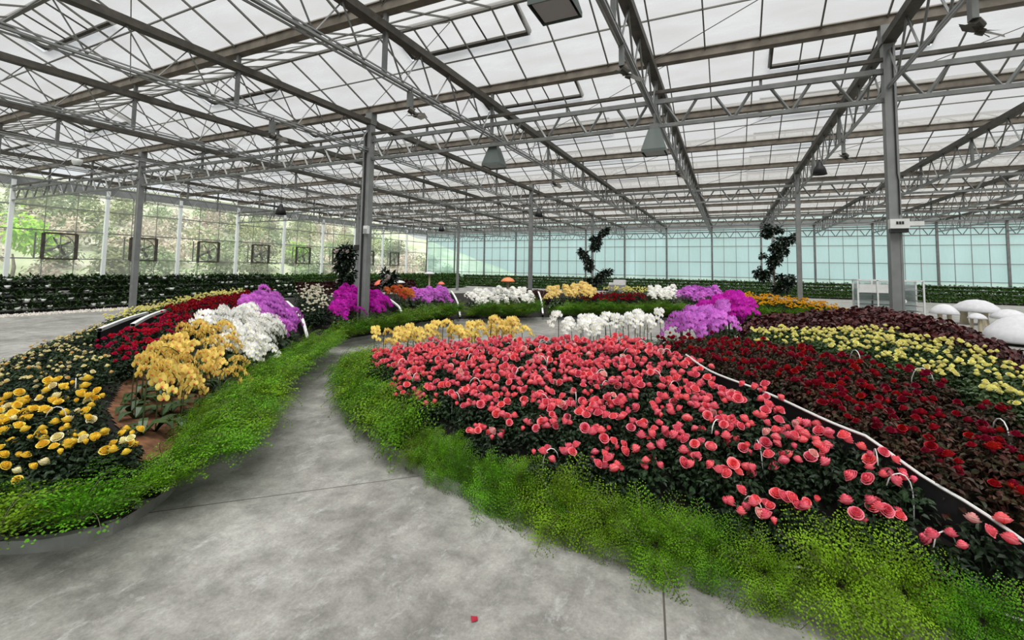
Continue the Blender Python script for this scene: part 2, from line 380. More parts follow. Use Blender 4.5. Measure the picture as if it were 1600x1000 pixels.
# columns
rows = ['front', 'second', 'third', 'far']
cl = {(0, 0): 'grey steel column with a white sign box, standing in the maroon plants', (-1, 0): 'grey steel column with a conduit, rising from the magenta orchids',
      (-2, 0): 'grey steel column in front of the left plant racks, behind the pale yellow bed', (0, 1): 'grey steel column beyond the golden flowers, left of the sign box column',
      (-1, 1): 'grey steel column left of the tall camellia, behind the white orchids', (-2, 1): 'grey steel column just behind the magenta orchid column',
      (-2, 2): 'slim distant grey column above the lilac orchids', (0, 2): 'distant grey column behind the right-hand camellia', (-1, 2): 'distant grey column behind the middle camellia',
      (1, 2): 'distant grey column at the right edge, behind the plant racks'}
for i in range(-2, 2):
    for j in range(-1, 3):
        x, y = X0 + BAY * i, Y1 + BAY * j
        if (i, j) == (1, 0): continue
        lab = cl.get((i, j)) or f'grey steel column in the {["left","centre left","centre right","right"][i+2]} line, {rows[j] if j>=0 else "row behind the viewpoint,"} row'
        o = tag(empty('steel_column', (x, y, 0)), lab, 'column', 'steel columns of the greenhouse')
        mb = MB(); w, h = .062, .07
        mb.box(-w, w, -h, h, 0, 4.9); mb.box(-w - .006, -w + .02, -h - .006, h + .006, 0, 4.88); mb.box(w - .02, w + .006, -h - .006, h + .006, 0, 4.88)
        mb.build('post', M['column'], o)
        mb = MB(); mb.box(-.12, .12, -.12, .12, 0, .02); mb.build('base_plate', M['galv'], o)
        mb = MB(); mb.box(-.09, .09, -.09, .09, 4.88, 5.15); mb.build('head', M['galv'], o)
        if (i, j) == (0, 0):
            mb = MB(); mb.tube([(.03, -.085, 4.8), (.03, -.085, 3.0), (.045, -.085, 2.9), (.045, -.085, 2.42)], .008, 6); mb.build('cable', M['black'], o)
        if (i, j) == (-1, 0):
            mb = MB(); mb.tube([(-.1, -.09, .3), (-.1, -.09, 4.7)], .022, 8); mb.build('conduit', M['galv_light'], o)
            mb = MB(); mb.tube([(-.05, -.09, .3), (-.05, -.09, 4.7)], .018, 8); mb.build('drain_pipe', M['black'], o)

# white box on the near column
o = tag(empty('sign_box', (X0 + .02, Y1 - .13, 2.29)), 'white box with small dark marks on the right-hand column', 'sign box')
mb = MB(); mb.box(-.11, .10, -.055, .05, -.065, .065); mb.build('case', M['white_paint'], o)
mb = MB(); mb.box(.10, .26, -.03, .02, -.03, .03); mb.build('light_arm', M['white_paint'], o)
mb = MB()
for k in range(3): mb.box(-.045 + .03 * k, -.022 + .03 * k, -.059, -.055, -.01, .03)
mb.build('dark_marks', M['black'], o)
mb = MB(); mb.box(-.10, .09, -.045, .05, -.12, -.066); mb.build('under_bracket', M['black'], o)
o = tag(empty('control_box', (X0 - BAY + .08, Y1 - .11, 2.42)), 'pale control box on the column among the magenta orchids', 'control box')
mb = MB(); mb.box(-.06, .06, -.04, .035, -.09, .09); mb.build('case', M['white_paint'], o)
mb = MB(); mb.box(-.05, .05, -.045, -.04, -.08, .02); mb.build('cover', M['grey_plastic'], o)
o = tag(empty('relay_box', (X0 - BAY - .22, Y1 - .02, 2.02)), 'small black relay box left of the magenta orchid column', 'relay box')
mb = MB(); mb.box(-.10, .10, -.05, .05, -.06, .06); mb.build('case', M['black'], o)
mb = MB(); mb.bar((.1, 0, 0), (.16, 0, 0), .03); mb.build('bracket', M['galv'], o)

# left wall: posts, rails, clear glass
wl = tag(empty('wall_left'), 'clear glass side wall with white posts, hillside behind', 'glass wall', kind='structure')
mb = MB(); mb.add([(XL - .06, YB, .5), (XL - .06, YF, .5), (XL - .06, YF, ZG), (XL - .06, YB, ZG)], [(0, 1, 2, 3)]); mb.build('glazing', M['wall_glass'], wl)
mb = MB(); mb.box(XL - .15, XL + .05, YB, YF, 0, .5); mb.build('plinth', M['kerb'], wl)
for k in range(16):
    y = YB + 3.2 * k; mb = MB(); mb.box(XL - .05, XL + .09, y - .07, y + .07, 0, 4.95); mb.build('wall_post', M['post'], wl)
mb = MB()
for z in (1.70, 2.93, 3.95): mb.box(XL - .05, XL, YB, YF, z - .025, z + .025)
for k in range(int((YF - YB) / 1.0667)): 
    y = YB + 1.0667 * k; mb.box(XL - .05, XL - .02, y - .012, y + .012, .5, ZG)
mb.build('glazing_rails', M['rail'], wl)
mb = MB(); mb.box(XL - .06, XL + .03, YB, YF, 4.72, 5.12); mb.build('header', M['galv_light'], wl)

# far wall: cyan glazing
wf = tag(empty('wall_far'), 'pale cyan glass end wall with grey posts', 'glass wall', kind='structure')
mb = MB(); mb.add([(XL, YF + .06, .45), (XR, YF + .06, .45), (XR, YF + .06, ZR), (XL, YF + .06, ZR)], [(0, 1, 2, 3)]); mb.build('glazing', M['far_glass'], wf)
mb = MB(); mb.box(XL, XR, YF - .05, YF + .15, 0, .45); mb.build('plinth', M['kerb'], wf)
for k in range(16):
    x = XL + 3.2 * k; mb = MB(); mb.box(x - .06, x + .06, YF - .07, YF + .05, 0, 4.95); mb.build('wall_post', M['galv'], wf)
mb = MB()
for z in (1.2, 2.3, 3.45): mb.box(XL, XR, YF, YF + .05, z - .022, z + .022)
for k in range(int((XR - XL) / .8) + 1):
    x = XL + .8 * k; mb.box(x - .014, x + .014, YF + .01, YF + .05, .45, 4.8)
mb.build('glazing_rails', M['rail'], wf)
mb = MB(); mb.box(XL, XR, YF - .06, YF + .04, 4.75, 5.12); mb.build('header', M['galv_light'], wf)
# the two sides out of view
for nm, vs, lab in (('wall_right', [(XR, YB, 0), (XR, YF, 0), (XR, YF, ZG), (XR, YB, ZG)], 'clear glass side wall on the right'),
                    ('wall_back', [(XL, YB, 0), (XR, YB, 0), (XR, YB, ZG), (XL, YB, ZG)], 'clear glass wall behind the viewpoint')):
    w = tag(empty(nm), lab, 'glass wall', kind='structure')
    mb = MB(); mb.add(vs, [(0, 1, 2, 3)]); mb.build('glazing', M['wall_glass'], w)

# exhaust fans in the left wall
def fan_proto():
    o = empty('exhaust_fan')
    mb = MB(); s = .56
    for a, b in (((0, -s, -s), (0, s, -s)), ((0, -s, s), (0, s, s)), ((0, -s, -s), (0, -s, s)), ((0, s, -s), (0, s, s))): mb.bar(a, b, .12, .07)
    mb.bar((-.1, -s - .22, -s), (-.1, -s - .22, s), .05); mb.build('frame', M['chord_dark'], o)
    mb = MB(); n = 24; vs = []
    for r, x in ((.50, -.10), (.50, .0), (.52, .0), (.52, -.10)): vs.append((r, x))
    for a, b in zip(vs, vs[1:]):
        mb.add([(q[1], q[0] * math.cos(2 * PI * k / n), q[0] * math.sin(2 * PI * k / n)) for k in range(n) for q in (a, b)],
               [(2 * k, 2 * k + 1, (2 * k + 3) % (2 * n), (2 * k + 2) % (2 * n)) for k in range(n)])
    mb.build('shroud', M['rail'], o)
    for k in range(4):
        mb = MB(); a = k * PI / 2 + .5
        vs = []
        for r, w in ((.06, .05), (.2, .09), (.34, .11), (.46, .08)):
            for s_ in (-1, 1):
                t = a + s_ * w / max(r, .12) * .5; vs.append((-.08 + s_ * .04, r * math.cos(t), r * math.sin(t)))
        mb.add(vs, [(0, 1, 3, 2), (2, 3, 5, 4), (4, 5, 7, 6)]); mb.build('blade', M['fan_dark'], o)
    mb = MB(); mb.tube([(-.14, 0, 0), (.03, 0, 0)], .08, 12); mb.build('motor', M['fan_dark'], o)
    mb = MB(); mb.bar((.03, -.5, 0), (.03, .5, 0), .035); mb.bar((.03, 0, -.5), (.03, 0, .5), .035); mb.build('strut', M['rail'], o)
    return o
def dup(root):
    r = root.copy(); COL.objects.link(r)
    for ch in list(root.children):
        c = ch.copy(); COL.objects.link(c); c.parent = r
        for g in list(ch.children):
            d = g.copy(); COL.objects.link(d); d.parent = c
    return r
fp = fan_proto()
for k in range(8):
    o = fp if k == 0 else dup(fp)
    o.location = (XL - .02, Y1 + 1.62 + 3.2 * k, 2.25)
    tag(o, f'square framed exhaust fan in the left glass wall, {ORD[k]} from the left', 'exhaust fan', 'exhaust fans along the left wall')

# small circulation fans under the girders
def circ_proto():
    o = empty('circulation_fan')
    mb = MB(); mb.bar((0, 0, 0), (0, 0, -.24), .10, .05); mb.bar((-.03, 0, .0), (-.03, 0, .07), .02); mb.bar((.03, 0, 0), (.03, 0, .07), .02)
    mb.bar((0, 0, .05), (.0, -.14, .06), .025); mb.build('bracket', M['galv'], o)
    mb = MB(); mb.tube([(0, -.02, -.26), (.05, .03, -.30)], [.05, .055], 10); mb.build('motor', M['fan_dark'], o)
    b = put('propeller', None, o, (.07, .05, -.33), (.35, .5, 0))
    mb = MB(); mb.tube([(0, 0, -.04), (0, 0, .02)], .035, 10); hub = mb.build('hub', M['fan_dark'], b)
    for k in range(5):
        mb = MB(); a = 2 * PI * k / 5; vs = []
        for r, w in ((.03, .035), (.10, .065), (.18, .06)):
            for s_ in (-1, 1): vs.append((r * math.cos(a) - s_ * w * math.sin(a), r * math.sin(a) + s_ * w * math.cos(a), s_ * .018))
        mb.add(vs, [(0, 1, 3, 2), (2, 3, 5, 4)]); mb.build('blade', M['fan_dark'], b)
    return o
cp = circ_proto(); first = True
cf = [(X0, 5.55, 4.22, 'girder at the upper right'), (X0 - 3.2, 5.25, 4.22, 'girder left of the sign box column, front one'), (X0 - 6.4, 5.4, 4.22, 'girder above the middle of the picture'),
      (X0 - 9.6, 5.5, 4.22, 'girder over the magenta orchid column'), (X0, 10.9, 4.22, 'girder just left of the sign box column'), (X0 - 6.4, 11.6, 4.22, 'middle girder behind the first truss'),
      (X0 - 3.2, 11.5, 4.22, 'girder behind the central grey reflector'), (X0 + 3.2, 11.2, 4.22, 'girder right of the sign box column')]
for x, y, z, w in cf:
    o = cp if first else dup(cp); first = False
    o.location = (x, y, z); tag(o, f'small dark circulation fan hanging under the {w}', 'fan', 'circulation fans under the girders')

# grey reflectors and black lamps
def reflector(loc, lab):
    o = tag(empty('grow_lamp', loc), lab, 'lamp', 'grey reflector lamps')
    mb = MB(); a, b, h = .09, .19, .40
    vs = [(sx * s, sy * s, z) for s, z in ((a, h), (b, .05), (b, 0)) for sx, sy in ((-1, -1), (1, -1), (1, 1), (-1, 1))]
    mb.add(vs, [(4 * r + k, 4 * r + (k + 1) % 4, 4 * r + 4 + (k + 1) % 4, 4 * r + 4 + k) for r in (0, 1) for k in range(4)] + [(0, 1, 2, 3)])
    mb.build('reflector', M['lamp_grey'], o)
    mb = MB(); mb.box(-.16, .16, -.16, .16, .012, .02); mb.build('lens', M['grey_plastic'], o)
    mb = MB(); mb.box(-.07, .07, -.07, .07, h, h + .10); mb.build('ballast', M['galv'], o)
    mb = MB(); mb.bar((0, 0, h + .1), (0, 0, 4.22 - loc[2] if loc[2] < 3.8 else .62), .03); mb.build('hanger', M['galv'], o)
reflector((X0 - 3.2 + .02, 7.75, 3.53), 'grey reflector lamp under the first truss near the middle')
reflector((X0 - 6.4, 8.15, 3.66), 'grey reflector lamp under the first truss, left of the middle')
reflector((-1.36, 3.68, 3.88), 'grey reflector lamp cut by the top edge')
def bell(loc, s, top, lab):
    o = tag(empty('bell_lamp', loc), lab, 'lamp', 'black bell lamps')
    mb = MB(); mb.lathe([(0, .26 * s), (.03 * s, .26 * s), (.05 * s, .2 * s), (.10 * s, .12 * s), (.13 * s, 0), (.115 * s, 0), (.09 * s, .1 * s)], 16); mb.build('shade', M['black'], o, True)
    mb = MB(); mb.tube([(0, 0, .25 * s), (0, 0, top - loc[2])], .008, 5); mb.build('cord', M['black'], o)
    mb = MB(); mb.lathe([(0, .02 * s), (.04 * s, .03 * s), (.045 * s, .07 * s), (.02 * s, .12 * s)], 10); mb.build('bulb', M['white_paint'], o, True)
bell((-11.2, 8.6, 2.98), 1.15, 4.07, 'black bell lamp hanging before the left glass wall')
bell((1.95, 12.6, 3.90), 1.2, 4.25, 'black bell lamp beside the right-hand girder')
bell((-5.4, 13.3, 3.24), 1.05, 4.25, 'black bell lamp above the white orchids')
bell((-9.2, 13.5, 2.87), .9, 4.25, 'black bell lamp above the lilac orchids')
o = tag(empty('dome_camera', (X0 - 16, 5.2, 3.95)), 'small white dome camera high on the left', 'camera')
mb = MB(); mb.lathe([(0, -.10), (.06, -.085), (.09, -.04), (.10, 0), (.10, .06), (0, .07)], 16); mb.build('dome', M['white_paint'], o, True)
mb = MB(); mb.lathe([(0, -.115), (.04, -.105), (.06, -.08)], 12); mb.build('lens', M['black'], o, True)
mb = MB(); mb.bar((0, 0, .06), (0, 0, .30), .03); mb.build('stem', M['galv'], o)

# ------------------------------------------------------------------ flower beds
INNER=[(-4.7,0.95),(-4.2,1.0),(-3.68,1.15),(-3.40,1.33),(-3.32,1.54),(-3.42,1.77),(-3.56,1.97),(-3.93,2.33),(-4.36,2.68),(-4.78,3.13),(-5.39,3.92),(-6.12,5.07),(-6.98,6.1),(-7.2,7.0),(-7.22,8.3),(-7.55,9.5),(-7.7,10.6),(-7.15,11.75),(-5.49,13.4),(-3.69,14.7),(-1.57,15.9),(0.8,16.6),(3.2,16.5)]
OUTER=[(-4.7,0.95),(-6.0,1.2),(-7.6,1.95),(-9.2,3.1),(-11.3,4.9),(-13.3,7.2),(-14.2,10.0),(-13.4,13.2),(-11,16.5),(-8,19.2),(-4.5,21),(0,22),(2.6,21.0),(3.9,19.0)]
KERB=[(-4.78,4.69),(-4.3,4.3),(-3.85,3.93),(-3.26,3.55),(-2.33,3.06),(-1.87,2.91),(-1.3,2.78),(-0.6,2.66),(-0.2,2.64),(0.26,2.64),(0.87,2.72),(1.25,2.6),(1.75,2.5),(2.3,3.0)]
BACK=[(2.3,3.0),(2.75,4.2),(2.9,5.6),(2.8,7.2),(2.9,8.6),(1.6,8.9),(0.2,8.2),(-1.0,7.1),(-2.3,6.5),(-3.5,6.05),(-4.5,5.65),(-4.95,5.2),(-4.78,4.69)]
def segd(x,y,pl):
    m=1e9
    for (ax,ay),(bx,by) in zip(pl,pl[1:]):
        dx,dy=bx-ax,by-ay; t=((x-ax)*dx+(y-ay)*dy)/(dx*dx+dy*dy+1e-12); t=0 if t<0 else 1 if t>1 else t
        d=(x-ax-t*dx)**2+(y-ay-t*dy)**2
        if d<m: m=d
    return math.sqrt(m)
def inside(x,y,pg):
    c=False; n=len(pg); j=n-1
    for i in range(n):
        xi,yi=pg[i]; xj,yj=pg[j]
        if (yi>y)!=(yj>y) and x<(xj-xi)*(y-yi)/(yj-yi)+xi: c=not c
        j=i
    return c
RING=INNER+OUTER[::-1][:-1]
ISLE=KERB+BACK[1:-1]
def zring(x,y):
    d=min(segd(x,y,INNER),segd(x,y,OUTER))
    return .05+.66*(1-math.exp(-d/1.15))
def zisle(x,y):
    d=min(segd(x,y,KERB),segd(x,y,BACK))
    p=-0.4525+0.0176*x+0.478*y-0.0019*x*x+0.0129*x*y-0.0394*y*y-.27
    return max(.06,min(p,.06+.75*d))


def soil_mesh(pg, zf, cell, name, m, parent, skip=None):
    xs = [p[0] for p in pg]; ys = [p[1] for p in pg]; mb = MB(); idx = {}
    nx = int((max(xs) - min(xs)) / cell) + 1; ny = int((max(ys) - min(ys)) / cell) + 1
    def vid(i, j):
        if (i, j) not in idx:
            x = min(xs) + i * cell; y = min(ys) + j * cell; idx[i, j] = len(mb.v); mb.v.append((x, y, zf(x, y)))
        return idx[i, j]
    for i in range(nx):
        for j in range(ny):
            x = min(xs) + (i + .5) * cell; y = min(ys) + (j + .5) * cell
            if inside(x, y, pg): mb.f.append((vid(i, j), vid(i + 1, j), vid(i + 1, j + 1), vid(i, j + 1))); mb.mi.append(0)
    return mb.build(name, m, parent, True)
def ribbon(mb, line, w, z0f, z1f):
    """upright strip of thickness w along a line, between two heights"""
    pts = walk(line, .1); o = len(mb.v)
    for x, y, nx, ny in pts:
        a, b = z0f(x, y), z1f(x, y)
        for s in (-w / 2, w / 2): mb.v += [(x + nx * s, y + ny * s, a), (x + nx * s, y + ny * s, b)]
    for i in range(len(pts) - 1):
        q = o + 4 * i
        for a, b in ((0, 1), (1, 3), (3, 2), (2, 0)): mb.f.append((q + a, q + b, q + 4 + b, q + 4 + a)); mb.mi.append(mb.m)
const = lambda v: (lambda x, y: v)

isle = tag(empty('flower_bed'), 'long sloping island bed of pink, red and yellow roses in the middle', 'flower bed')
soil_mesh(ISLE, zisle, .05, 'soil', M['soil'], isle)
kl = smooth_line(KERB); bl = smooth_line(BACK)
mb = MB(); ribbon(mb, kl, .045, const(0), const(.075)); ribbon(mb, bl, .045, const(0), const(.075)); mb.build('kerb', M['kerb'], isle)
mb = MB()
for seg in (kl,):
    q = walk(seg, .3)
    mb.tube([(x + nx * .06, y + ny * .06, .17) for x, y, nx, ny in walk(seg, .1)], .006, 5)
    for x, y, nx, ny in q: mb.tube([(x + nx * .06, y + ny * .06, .02), (x + nx * .06, y + ny * .06, .17)], .005, 5)
mb.build('edge_wire', M['wire'], isle)
mb = MB(); RAIL = smooth_line([(-.36, 4.45), (-.14, 4.03), (.23, 3.67), (.54, 3.33), (.80, 3.13), (1.0, 2.98), (1.17, 2.80), (1.32, 2.62)])
rp = [(x, y, zisle(x, y) + .25) for x, y in RAIL]
mb.tube(rp, .008, 6); mb.tube([(x + .022, y + .018, z - .02) for x, y, z in rp], .006, 6); mb.build('divider_rail', M['wire'], isle)
mb = MB(); ribbon(mb, [(x + .012, y + .012) for x, y in RAIL], .012, lambda x, y: zisle(x, y) - .02, lambda x, y: zisle(x, y) + .235); mb.build('divider_board', M['black'], isle)

ring = tag(empty('flower_bed'), 'curving outer bed that sweeps round the path from the left to the back', 'flower bed')
soil_mesh(RING, zring, .1, 'soil', M['soil'], ring)
il = smooth_line(INNER); ol = smooth_line(OUTER, .2)
mb = MB(); ribbon(mb, il, .05, const(0), const(.07)); ribbon(mb, ol, .05, const(0), const(.07)); mb.build('kerb', M['kerb'], ring)
# end boards with pale arched edges where the bed is cut into sections
def end_board(a, b, up=.16, curve=0.0, ramp=.35):
    line = smooth_line([a, ((a[0] + b[0]) / 2 + curve, (a[1] + b[1]) / 2), b], .1)
    upf = lambda x, y: up * min(1, ramp + math.dist((x, y), a) / .6)
    mb = MB(); ribbon(mb, line, .03, const(0.0), lambda x, y: zring(x, y) + upf(x, y)); mb.build('section_board', M['black'], ring)
    mb = MB(); ribbon(mb, line, .05, lambda x, y: zring(x, y) + upf(x, y), lambda x, y: zring(x, y) + upf(x, y) + .04); mb.build('section_edge', M['white_paint'], ring)
GAPS = [((-7.06, 6.12), (-8.6, 6.85)), ((-7.6, 9.65), (-8.7, 10.1)), ((-7.2, 11.65), (-8.3, 12.8)), ((-5.3, 13.5), (-6.0, 14.8))]
for a, b in GAPS: end_board(a, b, .27)
TOPB = [((-7.35, 3.1), (-9.0, 4.45)), ((-6.9, 3.25), (-8.6, 4.5))]
for a, b in TOPB: end_board(a, b, .25, -.08, 1)

def gapdist(x, y): return min(segd(x, y, g) for g in GAPS)
def scatter(pg, s, seed, jit=.3):
    r = random.Random(seed); xs = [p[0] for p in pg]; ys = [p[1] for p in pg]; out = []; j = 0; y = min(ys)
    while y <= max(ys):
        x = min(xs) + (s / 2 if j % 2 else 0)
        while x <= max(xs):
            px, py = x + r.uniform(-jit, jit) * s, y + r.uniform(-jit, jit) * s
            if inside(px, py, pg): out.append((px, py))
            x += s
        y += s * .87; j += 1
    return out

# --- plant meshes
def leaf(mb, p, d, n, l, w, fold=.25, curl=.2):
    """one folded leaf: base, two sides, tip, midrib"""
    d = d.normalized(); s = d.cross(n)
    if s.length < 1e-4: s = Vector((1, 0, 0))
    s.normalize(); n = s.cross(d).normalized()
    m1 = p + d * (l * .3) + n * (l * .02); m2 = p + d * (l * .68) - n * (l * curl * .3); tip = p + d * l - n * (l * curl); f = n * (w * fold)
    mb.add([tuple(p), tuple(m1 + s * (w * .48) + f), tuple(m1), tuple(m1 - s * (w * .48) + f), tuple(m2 + s * (w * .42) + f), tuple(m2), tuple(m2 - s * (w * .42) + f), tuple(tip)],
           [(0, 2, 1), (0, 3, 2), (1, 2, 5, 4), (2, 3, 6, 5), (4, 5, 7), (5, 6, 7)])
def bush(seed, n, r, h, l, w, flat=.6, low=0.0):
    R = random.Random(seed); mb = MB()
    for k in range(6):
        a = R.uniform(0, 2 * PI); e = R.uniform(.2, .8) * r
        mb.tube([(0, 0, 0), (e * math.cos(a) * .5, e * math.sin(a) * .5, h * .5), (e * math.cos(a), e * math.sin(a), h * .9)], .003, 3, False)
    for k in range(n):
        a = R.uniform(0, 2 * PI); q = math.sqrt(R.random()); t = R.random() ** .6
        rr = r * q * (1 - .25 * t * t); z = low * h + (1 - low) * h * t * (1 - .25 * q * q)
        out = Vector((math.cos(a), math.sin(a), 0)); b = R.uniform(0, 2 * PI)
        d = out * R.uniform(.2, 1) + Vector((math.cos(b), math.sin(b), 0)) * .8 + Vector((0, 0, R.uniform(-.45, .35)))
        nrm = (Vector((0, 0, 1)) * flat + out * .5 * q + Vector((R.uniform(-.5, .5), R.uniform(-.5, .5), R.uniform(0, .5)))).normalized()
        leaf(mb, Vector((rr * math.cos(a), rr * math.sin(a), z)), d, nrm, l * R.uniform(.7, 1.25), w * R.uniform(.7, 1.2))
    return mb
def rose(seed, r=.032, layers=((.14, 3, 1.22), (.32, 4, 1.2), (.55, 5, 1.10), (.76, 5, .88), (1.0, 6, .60))):
    R = random.Random(seed); mb = MB()
    for li, (f, n, hh) in enumerate(layers):
        a0 = R.uniform(0, 2 * PI)
        for k in range(n):
            a = a0 + 2 * PI * k / n + R.uniform(-.15, .15); half = PI / n * 1.25; rr = r * f * R.uniform(.92, 1.06); H = r * 1.2 * hh
            vs = []
            for j, (t, q) in enumerate(((0, .15), (.4, .80), (.8, .98), (1.0, 1.10 if li > 1 else .90))):
                for u in (-1, -.4, .4, 1):
                    z = H * (t ** .8) - (.10 * r if t == 1.0 and li > 1 else 0) - (u * u) * .10 * r * t
                    rad = rr * q * (1 - .06 * u * u); b = a + u * half * (.35 + .65 * min(1, t * 1.4)) 
                    vs.append((rad * math.cos(b), rad * math.sin(b), z))
            mb.add(vs, [(4 * j + i, 4 * j + i + 1, 4 * j + 5 + i, 4 * j + 4 + i) for j in range(3) for i in range(3)])
    return mb
def fern_mesh(seed, nf=15, L=.30, lf=.014, dens=1.0, stiff=.5, n=9):
    R = random.Random(seed); mb = MB()
    for fidx in range(nf):
        az = R.uniform(0, 2 * PI); el = R.uniform(.55, 1.35); ln = L * R.uniform(.65, 1.15); drop = R.uniform(.8, 1.5) * (1 - stiff * .5)
        pts = []; p = Vector((0, 0, 0))
        for k in range(n + 1):
            e = el - drop * 1.5 * (k / n) ** 1.3
            d = Vector((math.cos(az) * math.cos(e), math.sin(az) * math.cos(e), math.sin(e)))
            pts.append((p.copy(), d)); p = p + d * (ln / n)
        mb.m = 1; mb.tube([q for q, _ in pts], .0014, 3, False); mb.m = 0
        for k in range(2, n + 1):
            q, d = pts[k]; t = k / n; s = d.cross(Vector((0, 0, 1))); s = s.normalized() if s.length > .05 else Vector((-math.sin(az), math.cos(az), 0))
            pl = ln * (.42 * (1 - t) + .10) * R.uniform(.8, 1.15); up = s.cross(d)
            for sg in (-1, 1):
                m = max(2, int(pl / lf * .9 * dens))
                for i in range(m):
                    u = (i + .6) / m; c = q + s * (sg * pl * u) + d * (pl * .45 * u) - Vector((0, 0, pl * .35 * u * u)) + Vector((R.uniform(-1, 1), R.uniform(-1, 1), R.uniform(-1, 1))) * lf * .45
                    z = lf * R.uniform(.75, 1.3); b = R.uniform(0, 2 * PI)
                    t1 = (s * math.cos(b) + d * math.sin(b) + up * R.uniform(-.5, .5)).normalized(); t2 = (up + Vector((R.uniform(-.6, .6), R.uniform(-.6, .6), R.uniform(0, .6)))).normalized().cross(t1).normalized()
                    mb.add([tuple(c - t1 * z * .5), tuple(c + t2 * z * .5 + t1 * z * .15), tuple(c + t1 * z * .55), tuple(c - t2 * z * .5 + t1 * z * .15)], [(0, 1, 2, 3)])
    return mb
def blossom(seed, r=.04, mono=False):
    """moth orchid flower facing -Y: two broad petals, three sepals, a small lip"""
    R = random.Random(seed); mb = MB()
    def pet(ang, l, w, back):
        c, s = math.cos(ang), math.sin(ang); vs = [(0, 0, 0)]
        for t, q in ((.35, .75), (.7, 1), (.95, .55)):
            for sg in (1, -1):
                a, b = l * t, sg * w * q / 2; vs.append((a * c - b * s, back - .10 * l * (t - .5) ** 2 + (.004 if sg > 0 else 0), a * s + b * c))
        vs.append((l * 1.02 * c, back + .004, l * 1.02 * s))
        mb.add(vs, [(0, 2, 1), (1, 2, 4, 3), (3, 4, 6, 5), (5, 6, 7)])
    for a in (PI / 2, PI * 7 / 6, -PI / 6): pet(a + R.uniform(-.08, .08), r * .98, r * .72, .003)
    for a in (.12, PI - .12): pet(a + R.uniform(-.08, .08), r * 1.05, r * 1.15, -.002)
    mb.m = 0 if mono else 1
    mb.add([(0, -.004, .004), (r * .22, -.012, -r * .1), (0, -.018, -r * .38), (-r * .22, -.012, -r * .1)], [(0, 1, 2), (0, 2, 3)])
    return mb
def spray_path(R, h, reach):
    pts = []; sway = R.uniform(-.05, .05)
    for k in range(13):
        t = k / 12
        if t < .6: pts.append(Vector((sway * t, -.02 * t, h * t / .6 * .86)))
        else:
            u = (t - .6) / .4; pts.append(Vector((sway * t + sway * u, -.012 - reach * u, h * (.86 + .26 * u - .50 * u * u))))
    return pts
def merge(mb, src, mtx):
    o = len(mb.v); mb.v += [tuple(mtx @ Vector(v)) for v in src.v]; mb.f += [tuple(i + o for i in f) for f in src.f]; mb.mi += list(src.mi)
def blossom_places(R, pts, n):
    for i in range(n):
        t = 12 * (.54 + .46 * i / max(1, n - 1)); k = min(11, int(t)); p = pts[k].lerp(pts[k + 1], t - k); sg = 1 if i % 2 else -1
        yield Matrix.Translation(p + Vector((sg * .028, -.018, .004))) @ Euler((R.uniform(-.35, .1), R.uniform(-.25, .25), sg * .38 + R.uniform(-.25, .25))).to_matrix().to_4x4()
def orchid_leaves(seed):
    R = random.Random(seed); mb = MB()
    for k in range(5):
        a = k * PI * .4 + R.uniform(-.3, .3) + PI / 2 * (k % 2); c, s = math.cos(a), math.sin(a); l = R.uniform(.13, .2); vs = []
        for t, w, z in ((0, .025, .02), (.4, .055, .09), (.8, .05, .09), (1, .008, .06)):
            for g in (1, -1): vs.append((l * t * c - g * w / 2 * s, l * t * s + g * w / 2 * c, z + (.008 if t in (.4, .8) else 0)))
        mb.add(vs, [(0, 1, 3, 2), (2, 3, 5, 4), (4, 5, 7, 6)])
    return mb

ROSE_LEAVES = [bush(10 + i, 210, .125, .255, .036, .023).mesh('rose_foliage', M['rose_leaf']) for i in range(6)]
RED_LEAVES = [bush(20 + i, 210, .125, .255, .036, .023).mesh('red_rose_foliage', M['red_leaf']) for i in range(5)]
MID_LEAVES = [bush(30 + i, 190, .125, .245, .036, .022).mesh('rose_foliage_mid', M['pale_leaf']) for i in range(4)]
COLEUS = [bush(50 + i, 190, .14, .25, .046, .034, .5).mesh('maroon_foliage', M['coleus']) for i in range(5)]
GREEN_FERN = [fern_mesh(70 + i, 24, .30, .0135).mesh('fern_fronds', [M['fern'], M['stalk']]) for i in range(5)]
BIG_FERN = [fern_mesh(80 + i, 32, .31, .0082, 1.0, .1, 14).mesh('big_fern_fronds', [M['fern'], M['stalk']]) for i in range(4)]
BACK_FERN = [fern_mesh(90 + i, 18, .34, .020, .9, .9).mesh('back_fern_fronds', [M['fern_back'], M['stalk']]) for i in range(4)]
BLOOM = {k: [rose(100 + i, .0305).mesh(k + '_rose_bloom', P[k]) for i in range(3)] for k in ('pink', 'pale_pink', 'peach', 'red', 'crimson', 'yellow', 'lemon', 'cream', 'apricot', 'gold', 'ivory')}
BUD = {k: [rose(120, .020, ((.5, 3, 1.5), (.8, 4, 1.3))).mesh(k + '_rose_bud', P[k])] for k in ('pink', 'red', 'yellow', 'lemon')}
mb = MB(); mb.tube([(.0, 0, 0), (.0, 0, .14), (.004, 0, .20), (.015, 0, .238), (.033, 0, .262), (.055, 0, .270), (.078, 0, .262), (.097, 0, .24), (.108, 0, .205)], .0032, 5); HOOK = mb.mesh('pot_hook', M['wire'], True)
IVOUT = {}

